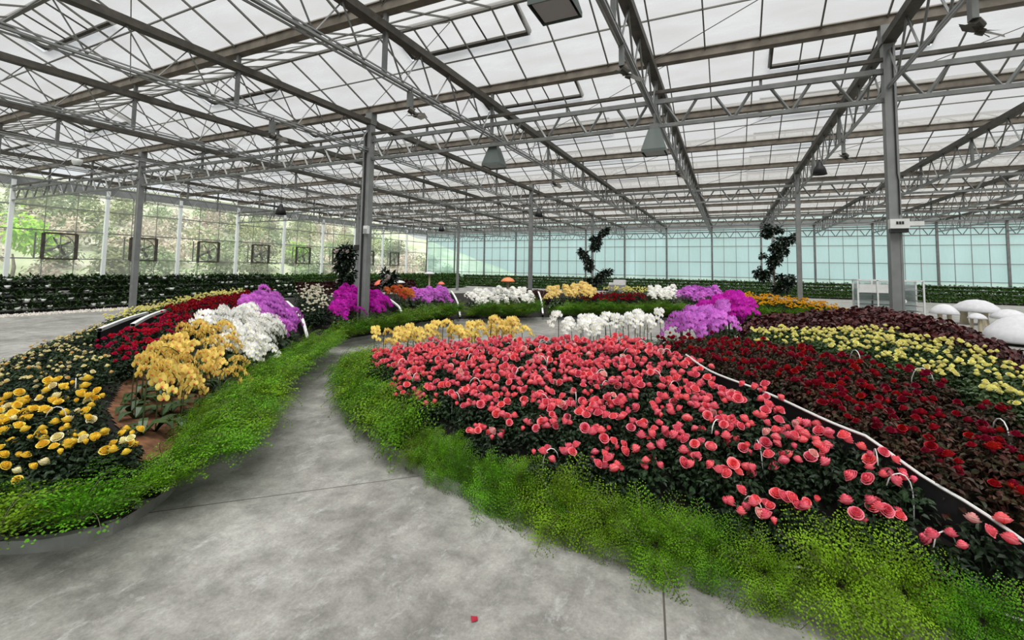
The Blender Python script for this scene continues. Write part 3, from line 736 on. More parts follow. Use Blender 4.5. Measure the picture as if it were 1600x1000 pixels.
def roses(name, pg, s, seed, foliage, bloom, label, group, zf, nb=(2, 4), size=1.0, bz=(.235, .30), odd=None, hook=0.0, lean=(0, -.25), cap=300, bud=None, spread=.095, hide=None, fs=1.0, jit=.3):
    R = random.Random(seed); pts = scatter(pg, s, seed, jit)
    if hide: pts = [p for p in pts if not hide(*p)]
    pts.sort(key=lambda p: p[0] ** 2 + p[1] ** 2); made = 0
    for x, y in pts[:cap]:
        sc = R.uniform(.9, 1.12) * fs
        o = put(name, R.choice(foliage), None, (x, y, zf(x, y) - .01), (R.uniform(-.06, .06), R.uniform(-.06, .06), 0), sc); lab, grp = label, group
        n = R.randint(*nb); a0 = R.uniform(0, 2 * PI); ca = R.uniform(0, 6.28); cr = R.uniform(0, .55) * spread; cx, cy_ = cr * math.cos(ca), cr * math.sin(ca)
        for k in range(n):
            a = a0 + 2 * PI * k / max(n, 1) + R.uniform(-.5, .5); q = spread * .8 * math.sqrt(R.uniform(.1, 1)); kind = bloom
            if odd and R.random() < odd[0]: kind = odd[1]; lab, grp = odd[2], odd[3]
            z = R.uniform(*bz) - .25 * q
            b = put('bloom', R.choice(BLOOM[kind]), o, (cx + q * math.cos(a), cy_ + q * math.sin(a), z),
                    (R.uniform(-.35, .35) - lean[1], R.uniform(-.35, .35) + lean[0], R.uniform(0, 6)), size * R.uniform(.78, 1.12) / sc)
        if bud:
            for k in range(R.randint(0, 2)):
                a = R.uniform(0, 6.28); q = R.uniform(.03, .1); put('bud', BUD[bud][0], o, (q * math.cos(a), q * math.sin(a), R.uniform(.2, .27)), (R.uniform(-.4, .4), R.uniform(-.4, .4), 0), size / sc)
        if R.random() < hook: put('hook', HOOK, o, (R.uniform(-.05, .05), R.uniform(-.05, .05), .02), (0, 0, R.uniform(0, 6.28)))
        tag(o, lab, 'rose', grp); made += 1
    print(name, len(pts), made)

PINK = [(-4.3, 4.62), (-4.0, 4.75), (-3.24, 5.0), (-2.37, 5.1), (-1.58, 5.15), (-.92, 5.17), (-.30, 4.38), (-.14, 4.02), (.22, 3.65), (.53, 3.32), (.79, 3.12), (.99, 2.97), (1.15, 2.84), (1.2, 2.77), (1.0, 2.80), (.75, 2.82), (.43, 2.77), (.13, 2.73), (-.46, 2.76), (-1.06, 2.85), (-1.75, 3.0), (-2.25, 3.22), (-2.7, 3.45), (-3.3, 3.86), (-3.9, 4.30)]
roses('pink_rose_plant', PINK, .165, 1, ROSE_LEAVES, 'pink', 'potted pink miniature rose with dark leaves, massed in the middle bed beside the path', 'pink roses of the middle bed', zisle,
      (4, 5), .98, (.235, .30), (.035, 'pale_pink', 'potted pink miniature rose in the middle bed with a pale faded bloom', 'pink roses with a pale bloom'), .13, (-.15, -.62), 300, 'pink', .10)
RED = [(-.85, 5.2), (.12, 5.22), (.73, 4.72), (1.19, 4.12), (1.46, 3.62), (1.62, 3.1), (1.5, 2.72), (1.36, 2.68), (1.17, 2.95), (.92, 3.18), (.66, 3.44), (.38, 3.82), (0, 4.22), (-.25, 4.55)]
roses('red_rose_plant', RED, .165, 2, RED_LEAVES, 'red', 'potted dark red miniature rose behind the white divider rail', 'dark red roses of the middle bed', zisle, (2, 5), .84, (.22, .28), None, .015, (0, -.2), 300, 'red', .10)
YEL = [(.15, 5.28), (.3, 5.72), (.9, 5.72), (1.45, 5.61), (1.72, 4.97), (1.84, 4.34), (1.95, 3.6), (2.0, 2.9), (1.66, 2.85), (1.66, 3.5), (1.27, 4.18), (.82, 4.80)]
roses('lemon_rose_plant', YEL, .15, 3, MID_LEAVES, 'lemon', 'potted lemon yellow rose in the band between red roses and maroon plants', 'lemon yellow roses of the middle bed', zisle, (4, 6), .64, (.23, .285), None, 0, (0, -.2), 300, 'lemon', .09)
COL_PG = [(.2, 5.82), (.3, 6.5), (.6, 7.5), (1.4, 8.0), (2.4, 8.2), (2.65, 7.0), (2.7, 5.6), (2.5, 4.4), (2.3, 3.5), (2.1, 3.1), (2.02, 3.6), (1.9, 4.4), (1.78, 5.02), (1.5, 5.68), (.9, 5.78)]
R = random.Random(5)
pts = [p for p in scatter(COL_PG, .15, 5) if math.hypot(p[0] - X0, p[1] - Y1) > .2]; pts.sort(key=lambda p: p[0] ** 2 + p[1] ** 2); print('maroon', len(pts))
for x, y in pts[:300]:
    tag(put('maroon_foliage_plant', R.choice(COLEUS), None, (x, y, zisle(x, y) - .01), (0, 0, R.uniform(0, 6.28)), R.uniform(1.05, 1.4)), 'maroon leaved bedding plant around the sign box column', 'bedding plant', 'maroon bedding plants of the middle bed')

# outer bed
NEARY = [(-4.6, 1.3), (-5.02, 1.62), (-4.68, 1.95), (-4.15, 1.78), (-3.95, 1.72), (-3.70, 1.90), (-3.52, 1.72), (-3.50, 1.47), (-3.66, 1.29), (-3.95, 1.16)]
roses('yellow_rose_plant', NEARY, .172, 6, ROSE_LEAVES, 'yellow', 'potted golden yellow rose at the near tip of the left bed', 'golden yellow roses at the near tip of the left bed', zring, (3, 5), 1.0, (.22, .30),
      (.18, 'cream', 'potted yellow rose at the near tip of the left bed with a creamy bloom', 'yellow roses with a creamy bloom'), .06, (.3, -.5), 300, 'yellow', .10)
PALE = [(-4.75, 1.5), (-5.1, 1.75), (-4.72, 2.0), (-4.95, 2.2), (-5.74, 2.42), (-7.1, 2.8), (-9.5, 4.3), (-10.9, 6.0), (-11.9, 6.2), (-10.2, 4.35), (-8.5, 3.0), (-7.3, 2.1), (-5.9, 1.4)]
roses('pale_rose_plant', PALE, .215, 7, ROSE_LEAVES[:3] + MID_LEAVES[:2], 'cream', 'leafy rose plant with small cream blooms on the far slope of the left bed', 'cream roses of the left bed', zring, (2, 5), .58, (.22, .27),
      (.12, 'apricot', 'leafy rose plant on the left bed with an apricot bloom among cream ones', 'cream roses with an apricot bloom'), .05, (.1, -.15), 300, None, .11, lambda x, y: min(segd(x, y, g) for g in TOPB) < .25)
RIDGE = [(-9.0, 3.75), (-10.4, 5.0), (-11.6, 6.4), (-12.6, 8.0), (-12.0, 8.3), (-10.7, 6.9), (-9.6, 5.4), (-9.1, 4.7), (-8.6, 3.95)]
roses('ridge_rose_plant', RIDGE, .26, 71, MID_LEAVES, 'lemon', 'pale green plant with small lemon blooms on the ridge behind the white rails', 'lemon flowered plants on the left ridge', zring, (5, 8), .7, (.24, .31), None, 0, (.1, -.15), 120, None, .13, None, 1.3)
CRIM = [(-5.35, 2.35), (-5.9, 2.5), (-6.35, 2.8), (-7.2, 3.65), (-7.9, 4.15), (-7.4, 4.2), (-6.7, 3.7), (-6.0, 3.15), (-5.5, 2.65)]
roses('crimson_rose_plant', CRIM, .17, 8, ROSE_LEAVES, 'crimson', 'potted crimson rose behind the near yellow orchids', 'crimson roses of the left bed', zring, (3, 5), .8, (.23, .29), None, 0, (.1, -.2), 300, None, .10)
REDS = [(-8.7, 4.55), (-9.7, 5.5), (-10.9, 6.9), (-10.5, 8.0), (-9.6, 7.4), (-8.6, 6.4), (-7.9, 5.3), (-7.0, 4.3), (-6.6, 3.7), (-7.6, 4.2)]
roses('deep_red_rose_plant', REDS, .20, 9, ROSE_LEAVES, 'red', 'deep red rose plant behind the white orchids of the left bed', 'deep red roses behind the white orchids', zring, (4, 6), .95, (.25, .33), None, 0, (.15, -.25), 300, None, .12)
IVORY = [(-7.55, 6.6), (-8.4, 7.05), (-9.4, 7.9), (-9.4, 8.6), (-8.6, 7.9), (-7.75, 7.05)]
roses('ivory_rose_plant', IVORY, .2, 10, ROSE_LEAVES, 'ivory', 'ivory rose bush beside the pale section edge left of the magenta orchids', 'ivory roses by the section edge', zring, (6, 9), .85, (.25, .38), None, 0, (.15, -.25), 300, None, .13, None, 1.45)
REDB = [(-4.6, 14.85), (-4.4, 15.9), (-2.7, 16.6), (-2.55, 16.05), (-3.9, 15.15)]
roses('back_red_rose_plant', REDB, .2, 11, ROSE_LEAVES, 'red', 'bright red rose plant at the back between yellow and white orchids', 'red roses of the back bed', zring, (5, 8), 1.15, (.25, .33), None, 0, (0, -.3), 300, None, .12)
GOLD = [(-.2, 16.95), (-.1, 17.9), (1.0, 18.1), (2.3, 17.6), (3.3, 17.0), (2.8, 16.75), (1.4, 17.0)]
roses('golden_flower_plant', GOLD, .19, 12, MID_LEAVES, 'gold', 'golden flowered plant of the back bed right of the lilac orchids', 'golden flowers of the back bed', zring, (5, 7), 1.1, (.26, .36), None, 0, (0, -.3), 300, None, .13)
LEMB = [(-4.1, 16.3), (-4.0, 17.3), (-2.3, 17.9), (-2.0, 17.2), (-2.7, 16.75)]
roses('back_yellow_plant', LEMB, .26, 13, MID_LEAVES, 'lemon', 'yellow flowered plant behind the red roses of the back bed', 'yellow flowers behind the back red roses', zring, (4, 6), 1.1, (.30, .38), None, 0, (0, -.3), 300, None, .13)
MARB = [(-7.2, 15.2), (-5.75, 15.3), (-5.6, 14.3), (-6.0, 14.9), (-6.8, 14.6)]
for x, y in scatter(MARB, .2, 14):
    tag(put('dark_foliage_plant', R.choice(COLEUS), None, (x, y, zring(x, y)), (0, 0, R.uniform(0, 6.28)), 1.15), 'maroon leaved plant at the back, right of the white orchids', 'bedding plant', 'maroon plants of the back bed')

# orchids
LIP = {'o_yellow': (.45, .06, .02), 'o_white': (.85, .75, .25), 'o_lilac': (.30, .01, .16), 'o_magenta': (.25, .0, .12), 'o_orange': (.3, .02, .02), 'o_amber': (.5, .08, .02)}
OL = [orchid_leaves(200 + i).mesh('orchid_leaves', M['orchid_leaf']) for i in range(3)]
BLS = {}; SPR = {}
for k, c in LIP.items():
    lm = mat(k + '_lip', c, .5); BLS[k] = [blossom(210 + i, .037).mesh(k + '_blossom', [P[k], lm]) for i in range(2)]
    SPR[k] = []
    for i in range(5):
        R2 = random.Random(300 + i); h = .50 * R2.uniform(.88, 1.12); pts = spray_path(R2, h, R2.uniform(.14, .22)); m1 = MB(); m1.tube(pts, [.005] * 8 + [.0035] * 5, 5); m2 = MB()
        n = 10 + i % 3; pl = list(blossom_places(R2, pts, n))
        for q in pl: merge(m2, blossom(R2.randint(0, 99), .039), q)
        SPR[k].append((m1.mesh('orchid_stem', M['stalk']), m2.mesh(k + '_spray', [P[k], lm]), pl))
def orchids(name, pg, s, seed, kind, label, group, face, zf=None, size=1.0, single=False, nsp=(1, 1), cap=300, pts=None):
    R = random.Random(seed); zf = zf or zring; pts = [p for p in (pts or scatter(pg, s, seed)) if gapdist(*p) > .26]
    for x, y in pts[:cap]:
        sc = size * R.uniform(.88, 1.1); fz = face(x, y) if callable(face) else face
        o = put(name, R.choice(OL), None, (x, y, zf(x, y) - .01), (0, 0, fz + R.uniform(-.35, .35)), sc)
        for q in range(R.randint(*nsp)):
            st, sp, pl = R.choice(SPR[kind]); rz = R.uniform(-.5, .5) if q == 0 else R.choice((-1, 1)) * R.uniform(.5, 1.1)
            put('stem', st, o, (0, 0, 0), (0, 0, rz))
            if single:
                rm = Matrix.Rotation(rz, 4, 'Z')
                for m in pl:
                    b = put('blossom', R.choice(BLS[kind]), o); b.matrix_local = rm @ m
            else: put('flower_spray', sp, o, (0, 0, 0), (0, 0, rz))
        tag(o, label, 'orchid', group)
    print(name, len(pts))
def face_in(x, y):
    """sprays lean out over the path: turn -Y towards the bed's inner edge"""
    best = min(((x - a) ** 2 + (y - b) ** 2, a, b) for a, b in INNER); return math.atan2(best[2] - y, best[1] - x) + PI / 2
YO = [(-4.15, 2.08), (-4.85, 2.2), (-5.5, 2.75), (-6.2, 3.35), (-5.9, 3.75), (-5.3, 3.6), (-4.75, 3.1), (-4.4, 2.6)]
orchids('yellow_orchid', YO, .20, 20, 'o_yellow', 'tall potted yellow moth orchid over bark mulch, behind the near yellow roses', 'yellow orchids of the left bed', face_in, None, 1.05, True)
WO = [(-5.55, 3.75), (-6.2, 3.75), (-7.0, 4.2), (-7.35, 4.7), (-6.7, 5.0), (-6.1, 4.75), (-5.6, 4.2)]
orchids('white_orchid', WO, .155, 21, 'o_white', 'white moth orchid massed between the yellow and the lilac orchids on the left', 'white orchids of the left bed', face_in, None, 1.1, False, (1, 2))
LO = [(-6.35, 5.0), (-6.9, 5.0), (-8.0, 5.3), (-8.9, 6.3), (-8.65, 6.65), (-7.2, 6.0), (-6.75, 5.4)]
orchids('lilac_orchid', LO, .165, 22, 'o_lilac', 'lilac moth orchid massed left of the pale section edge', 'lilac orchids of the left bed', face_in, None, 1.1, False, (1, 2))
MO = [(-7.5, 7.05), (-8.2, 7.75), (-9.0, 8.5), (-9.6, 9.4), (-9.0, 9.75), (-8.1, 9.5), (-7.8, 9.0), (-7.5, 8.2)]
orchids('magenta_orchid', MO, .165, 23, 'o_magenta', 'magenta moth orchid massed at the foot of the conduit column', 'magenta orchids of the outer bed', face_in, None, 1.05, False, (1, 2), 300,
        [p for p in scatter(MO, .165, 23) if math.hypot(p[0] - X0 + BAY, p[1] - Y1) > .14])
OO = [(-8.5, 10.35), (-9.2, 10.5), (-9.2, 11.3), (-8.4, 11.2)]
orchids('orange_orchid', OO, .19, 24, 'o_orange', 'rusty orange orchid between the magenta and lilac orchids', 'orange orchids of the outer bed', face_in, None, 1.05, False, (1, 2))
L2 = [(-8.15, 10.9), (-8.9, 11.3), (-8.4, 12.5), (-7.6, 11.75)]
orchids('lilac_orchid', L2, .17, 25, 'o_lilac', 'lilac moth orchid at the back, right of the orange orchids', 'lilac orchids of the back bed', face_in, None, 1.0, False, (1, 2))
W2 = [(-6.95, 12.2), (-7.7, 12.9), (-6.9, 13.9), (-6.0, 14.4), (-5.7, 13.8), (-6.2, 13.05)]
orchids('white_orchid', W2, .2, 26, 'o_white', 'white moth orchid at the back between two section edges', 'white orchids of the back bed', face_in, None, 1.0, False, (1, 2))
Y2 = [(-5.3, 14.1), (-5.6, 15.0), (-4.9, 15.9), (-4.1, 15.8), (-4.3, 15.0)]
orchids('amber_orchid', Y2, .19, 27, 'o_amber', 'amber yellow orchid of the back bed in front of the middle camellia', 'amber orchids of the back bed', face_in, None, 1.15, False, (1, 2))
W3 = [(-2.55, 16.1), (-2.5, 16.9), (-1.75, 17.4), (-1.55, 16.6)]
orchids('white_orchid', W3, .17, 28, 'o_white', 'white moth orchid of the back bed between red roses and lilac orchids', 'white orchids beside the back red roses', face_in, None, 1.15, False, (1, 2))
L3 = [(-1.5, 16.55), (-1.55, 17.2), (-.5, 17.6), (-.2, 17.0), (-.5, 16.7)]
orchids('lilac_orchid', L3, .17, 29, 'o_lilac', 'lilac moth orchid of the back bed left of the golden flowers', 'lilac orchids left of the golden flowers', face_in, None, 1.25, False, (2, 2))
# the island's own orchids
YI = [(-4.75, 4.98), (-4.0, 5.1), (-3.0, 5.3), (-2.5, 5.5), (-2.6, 5.9), (-3.5, 5.75), (-4.6, 5.4)]
orchids('yellow_orchid', YI, .19, 30, 'o_yellow', 'slender yellow orchid standing behind the pink roses', 'yellow orchids behind the pink roses', lambda x, y: 1.2, zisle, .98, False, (1, 1))
WI = [(-2.0, 5.5), (-1.3, 5.75), (-.75, 6.05), (-.85, 6.5), (-1.5, 6.3), (-2.1, 5.95)]
orchids('white_orchid', WI, .17, 31, 'o_white', 'slender white orchid standing behind the pink and red roses', 'white orchids behind the pink roses', lambda x, y: .3, zisle, .92, False, (1, 1))
LI = [(-.6, 5.35), (-.25, 5.35), (.0, 5.6), (.1, 6.1), (-.15, 6.2), (-.45, 5.8)]
orchids('lilac_orchid', LI, .14, 32, 'o_lilac', 'lilac orchid on the middle bed beside the maroon plants', 'lilac orchids of the middle bed', lambda x, y: -.2, zisle, 1.0, False, (1, 2))
MI = [(-.3, 6.35), (.1, 6.2), (.25, 6.8), (.1, 7.2), (-.2, 7.0)]
orchids('magenta_orchid', MI, .13, 33, 'o_magenta', 'magenta orchid on the middle bed behind the lilac ones', 'magenta orchids of the middle bed', lambda x, y: -.2, zisle, 1.15, False, (1, 2))

# bark mulch under the near yellow orchids
mb = MB(); BK = [(-3.8, 1.88), (-4.7, 2.08), (-5.4, 2.5), (-6.1, 3.2), (-5.7, 3.5), (-5.0, 3.1), (-4.3, 2.55), (-3.95, 2.25)]
sb = soil_mesh(BK, lambda x, y: zring(x, y) + .012, .025, 'bark_mulch', M['bark'], None); tag(sb, 'brown bark mulch under the near yellow orchids', 'mulch', kind='stuff')

# ferns along the edges
def fern_row(line, step, off, inset, meshes, tilt, scale, label, group, zf, seed, sgn=-1, skip=None, zoff=0.0):
    R = random.Random(seed); n = 0
    for x, y, nx, ny in walk(line, step, off):
        if skip and skip(x, y): continue
        ix, iy = nx * sgn, ny * sgn                   # inward normal
        px, py = x + ix * inset + R.uniform(-.03, .03), y + iy * inset + R.uniform(-.03, .03)
        ang = math.atan2(-iy, -ix)                    # outward
        t = tilt + R.uniform(-.38, .25)
        q = Euler((0, 0, ang)).to_matrix() @ Euler((0, t, 0)).to_matrix() @ Euler((0, 0, R.uniform(0, 6.28))).to_matrix()
        o = put('maidenhair_fern', R.choice(meshes), None, (px, py, max(zf(px, py), .1) + zoff), q.to_euler(), scale * R.uniform(.8, 1.2))
        tag(o, label, 'fern', group); n += 1
    print(group, n)
front = lambda x, y: not (x > -2.4 and y < 3.2)
fern_row(kl, .27, .1, .03, BIG_FERN, 1.25, .95, 'lacy bright green fern hanging over the kerb of the middle bed', 'ferns edging the near side of the middle bed', zisle, 40, 1, front, .04)
fern_row(kl, .34, .0, .12, BIG_FERN, .9, .66, 'lacy green fern just inside the kerb below the pink roses', 'ferns just inside the kerb below the pink roses', zisle, 41, 1, lambda x, y: front(x, y) or x > -.2, .03)
fern_row(kl, .17, .1, .05, GREEN_FERN, .85, 1.05, 'green fern along the curving path side of the middle bed', 'ferns on the curving end of the middle bed', zisle, 42, 1, lambda x, y: not front(x, y), .1)
fern_row(kl, .17, .0, .24, GREEN_FERN, .4, 1.0, 'green fern between the path ferns and the pink roses', 'inner ferns on the curving end of the middle bed', zisle, 43, 1, lambda x, y: not front(x, y), .04)
tipl = bl[-int(2.2 / .08):]
fern_row(tipl, .2, .1, .15, GREEN_FERN, .5, 1.0, 'green fern round the pointed end of the middle bed', 'ferns round the pointed end of the middle bed', zisle, 44, 1, None, .06)
near = lambda x, y: gapdist(x, y) < .36 or y > 6.4
fern_row(il, .24, .05, .08, BIG_FERN, .65, 1.1, 'bright green fern edging the near left bed along the path', 'ferns edging the left bed', zring, 45, -1, near, .07)
fern_row(il, .23, .12, .28, GREEN_FERN, .35, 1.0, 'green fern in the second row of the left bed edge', 'second row of ferns of the left bed', zring, 46, -1, near, .03)
fern_row(il, .22, .0, .50, GREEN_FERN, .2, .95, 'green fern in the inner row below the left orchids', 'inner row of ferns below the left orchids', zring, 47, -1, lambda x, y: near(x, y) or y < 1.85, .0)
far = lambda x, y: gapdist(x, y) < .36 or y < 6.6
fern_row(il, .21, .05, .08, BACK_FERN, .5, 1.15, 'darker green fern along the path edge of the back bed', 'ferns edging the back bed', zring, 48, -1, far, .03)
fern_row(il, .23, .12, .45, BACK_FERN, .25, 1.15, 'darker green fern in the second row of the back bed', 'second row of ferns of the back bed', zring, 49, -1, far)
fern_row(il, .25, .0, .85, BACK_FERN, .1, 1.1, 'darker green fern below the back orchids', 'inner row of ferns of the back bed', zring, 50, -1, lambda x, y: far(x, y) or y > 15.9 or y < 7.6)

# ------------------------------------------------------------------ racks, ornaments, outside
def clump(seed, n, r, l): 
    R = random.Random(seed); mb = MB()
    for k in range(n):
        d = Vector((R.gauss(0, 1), R.gauss(0, 1), R.uniform(-.2, 1))).normalized(); p = d * (r * R.uniform(.3, .9)); p.z = abs(p.z) * .9
        leaf(mb, p, d + Vector((0, 0, R.uniform(-.5, .4))), Vector((R.uniform(-.5, .5), R.uniform(-.5, .5), 1)), l * R.uniform(.7, 1.3), l * .6)
    return mb
DARKC = [clump(400 + i, 60, .13, .095).mesh('rack_foliage', M['rack_leaf']) for i in range(4)]
GREENC = [clump(410 + i, 46, .13, .10).mesh('rack_green', M['rack_green']) for i in range(3)]
# tiered plant rack in front of the left wall: one per 3.2 m bay
RACKX = -20.0; TIER = [(.10, .62), (.31, .48), (.52, .34), (.73, .20), (.94, .06)]
def rack_parts(o, L, along):
    """along: 'y' (faces +x) or 'x' (faces -y)"""
    def P3(a, d, z): return (d, a, z) if along == 'y' else (a, -d, z)
    mb = MB()
    for z, d in TIER:
        for e in (-.07, .07): mb.bar(P3(0, d + e, z), P3(L, d + e, z), .018)
        mb.bar(P3(0, d + .085, z + .028), P3(L, d + .085, z + .02), .012, .03)
    mb.build('tray_rails', M['galv_light' if along == 'y' else 'rail'], o)
    mb = MB()
    for z, d in TIER:
        a = P3(0, d - .075, z); b = P3(L, d + .075, z + .02); mb.box(min(a[0], b[0]), max(a[0], b[0]), min(a[1], b[1]), max(a[1], b[1]), z - .05, z + .02)
        a = P3(0, d - .085, z); b = P3(L, d - .075, z); mb.box(min(a[0], b[0]), max(a[0], b[0]), min(a[1], b[1]), max(a[1], b[1]), z - .10, z + .025)
    mb.build('trays', M['black'], o)
    mb = MB()
    for a in (.05, L / 2, L - .05):
        mb.bar(P3(a, -.12, 0), P3(a, -.12, .9), .03); mb.bar(P3(a, .75, 0), P3(a, -.12, .9), .025); mb.bar(P3(a, .75, 0), P3(a, -.12, 0), .025)
    mb.build('frame', M['rail'], o)
mb = MB(); mb.lathe([(.0, 0), (.045, 0), (.065, .075), (.055, .075), (.05, .06), (0, .06)], 10); RPOT = mb.mesh('white_pot', M['white_paint'], True)
RR = random.Random(60); left_over = []; count = 0
for k in range(-1, 8):
    y = Y1 + 3.2 * k - 1.6
    o = tag(empty('plant_rack', (RACKX, y, 0)), f'stepped wire plant rack before the left glass wall, {ORD[k+1]} from the near end', 'plant rack', 'stepped plant racks along the left wall')
    rack_parts(o, 3.15, 'y')
    for ti, (z, d) in enumerate(TIER):
        for a in range(16):
            if RR.random() < (.07 if k < 3 else .02): continue
            left_over.append((RACKX + d + RR.uniform(-.03, .03), y + .12 + a * .195 + RR.uniform(-.04, .04), z + .02, k))
for x, y, z, k in left_over[:300]:
    o = put('rack_plant', RR.choice(DARKC), None, (x, y, z), (0, 0, RR.uniform(0, 6.28)), RR.uniform(1.0, 1.5))
    if RR.random() < .5: put('pot', RPOT, o, (.10, 0, -.005))
    tag(o, 'small dark leafy pot plant on the stepped wire racks at the left wall', 'pot plant', 'dark pot plants on the left racks')
mb = MB(); srcs = [clump(420 + i, 44, .17, .13) for i in range(4)]
mr = MB()
for x, y, z, k in left_over[300:]: merge(mr if z < .6 and 3 <= k <= 5 else mb, RR.choice(srcs), Matrix.Translation((x, y, z)) @ Matrix.Rotation(RR.uniform(0, 6.28), 4, 'Z'))
tag(mb.build('rack_foliage', M['rack_green']), 'rows of green foliage filling the distant left racks', 'foliage', kind='stuff')
tag(mr.build('rack_foliage', M['coleus']), 'rows of maroon foliage low on the left racks behind the lilac orchids', 'foliage', kind='stuff')
mb = MB(); n = 0
for k in range(13):
    x = XL + 5.2 + 3.2 * k
    o = tag(empty('plant_rack', (x, YF - 1.6, 0)), f'stepped plant rack before the far cyan wall, {ORD[k]} from the left corner', 'plant rack', 'stepped plant racks along the far wall')
    rack_parts(o, 3.15, 'x')
    for z, d in TIER:
        for a in range(15):
            merge(mb, RR.choice(srcs), Matrix.Translation((x + .1 + a * .21 + RR.uniform(-.04, .04), YF - 1.6 - d, z * .85 + .02)) @ Matrix.Rotation(RR.uniform(0, 6.28), 4, 'Z'))
tag(mb.build('rack_foliage', M['rack_green']), 'rows of green foliage on the racks along the far wall', 'foliage', kind='stuff')
# pale pebbles in front of the left racks
mb = MB(); R = random.Random(61)
for k in range(1500):
    x = RACKX + .95 + R.uniform(0, .8); y = R.uniform(3.0, 12.5); s = R.uniform(.02, .055)
    mb.add([(x + s, y, .005), (x, y + s, .005), (x - s, y, .005), (x, y - s, .005), (x, y, s * 1.1)], [(0, 1, 4), (1, 2, 4), (2, 3, 4), (3, 0, 4)])
tag(mb.build('pebbles', M['pebble']), 'strip of pale pebbles in front of the left racks', 'pebbles', kind='stuff')

# mushroom ornaments
def mushroom(loc, r, h, cap, lab, mcap, stems=1, flat=.5, low=None):
    o = tag(empty('mushroom_ornament', loc), lab, 'ornament', 'mushroom ornaments')
    R = random.Random(int(abs(loc[0] * 100))); ph = [R.uniform(0, 6) for _ in range(3)]
    lump = lambda a, z: .05 * math.sin(2 * a + ph[0]) + .035 * math.sin(3 * a + ph[1] + z * 5)
    ch = r * flat * 1.25; h += .06
    mb = MB(); mb.lathe([(.02, h), (r * .35, h - ch * .08), (r * .62, h - ch * .3), (r * .85, h - ch * .62), (r, h - ch * .95), (r * .97, h - ch * 1.02), (r * .6, h - ch * .92), (r * .1, h - ch * .85)], 28, lump=lump); mb.build('cap', mcap, o, True)
    for k in range(stems):
        a = 2 * PI * k / max(stems, 1) + .6; q = 0 if stems == 1 else r * .5
        mb = MB(); mb.lathe([(r * .20, 0), (r * .16, (h - ch) * .5), (r * .17, h - ch * .86)], 14, (q * math.cos(a), q * math.sin(a), 0)); mb.build('stem', M['mush_stem'], o, True)
def at_floor(px, py): pass
mushroom((5.53, 17.12, 0), .32, .72, 0, 'small white mushroom ornament at the left of the white group', M['mush_white'], 2, .68)
mushroom((7.33, 20.2, 0), .60, .76, 0, 'largest white mushroom ornament at the back of the white group', M['mush_white'], 3, .52)
mushroom((5.64, 15.52, 0), .20, .60, 0, 'tiny white mushroom ornament in front of the largest one', M['mush_white'], 3, .55)
mushroom((7.2, 17.95, 0), .42, .60, 0, 'white mushroom ornament half hidden behind the broad one at the right', M['mush_white'], 1, .5)
mushroom((5.95, 13.97, 0), .85, .72, 0, 'broad low white mushroom ornament cut by the right edge', M['mush_white'], 1, .55)
mushroom((-11.0, 12.55, 0), .24, 1.08, 0, 'coral red mushroom ornament behind the magenta orchids', M['mush_red'], 1, .7)
mushroom((-11.3, 13.8, 0), .30, 1.02, 0, 'flat grey mushroom ornament right of the coral one', M['mush_grey'], 1, .25)
mushroom((-10.3, 14.4, 0), .20, 1.36, 0, 'tall cream mushroom ornament with a white cap', M['mush_white'], 1, .35)
mushroom((-10.1, 14.9, 0), .15, .98, 0, 'small pale red mushroom ornament behind the lilac orchids', M['mush_red'], 1, .6)
mushroom((-7.9, 16.3, 0), .30, 1.18, 0, 'orange mushroom ornament behind the back white orchids', M['mush_orange'], 1, .45)

# grey slab beside the white mushrooms
mb = MB(); mb.box(4.7, 8.4, 12.4, 15.0, .0, .12); tag(mb.build('stone_slab', M['slab']), 'grey low slab under the broad white mushroom', 'slab')

# twisted camellias
def camellia(loc, path, clumps, lab, seed, flowers=0):
    R = random.Random(seed); o = tag(empty('camellia_tree', loc), lab, 'tree', 'twisted camellias')
    mb = MB(); mb.tube(path, [.035 - .02 * i / len(path) for i in range(len(path))], 7)
    for c in clumps:
        q = min(path, key=lambda p: (p[0] - c[0]) ** 2 + (p[2] - c[2]) ** 2); mb.tube([q, ((q[0] + c[0]) / 2, (q[1] + c[1]) / 2, (q[2] + c[2]) / 2 + .04), c[:3]], .01, 4)
    mb.build('trunk', M['trunk'], o, True)
    mb = MB()
    for cx, cy, cz, r in clumps:
        for k in range(int(230 * (r / .3) ** 1.5)):
            d = Vector((R.gauss(0, 1), R.gauss(0, 1), R.gauss(0, .8))).normalized(); p = Vector((cx, cy, cz)) + d * r * R.uniform(.2, 1)
            leaf(mb, p, d + Vector((R.uniform(-.6, .6), R.uniform(-.6, .6), R.uniform(-.6, .3))), Vector((R.uniform(-.6, .6), R.uniform(-.6, .6), 1)), R.uniform(.12, .20), R.uniform(.07, .11))
    mb.build('foliage', M['cam_leaf'], o)
    for k in range(flowers):
        cx, cy, cz, r = R.choice(clumps); d = Vector((R.uniform(-1, 1), -1, R.uniform(-.5, 1))).normalized()
        put('flower', CAMF, o, tuple(Vector((cx, cy, cz)) + d * r), (1.2, 0, 0))
CAMF = rose(500, .06).mesh('camellia_bloom', M['cam_flower'])
tr = lambda *p: [(a, 0, b) for a, b in p]
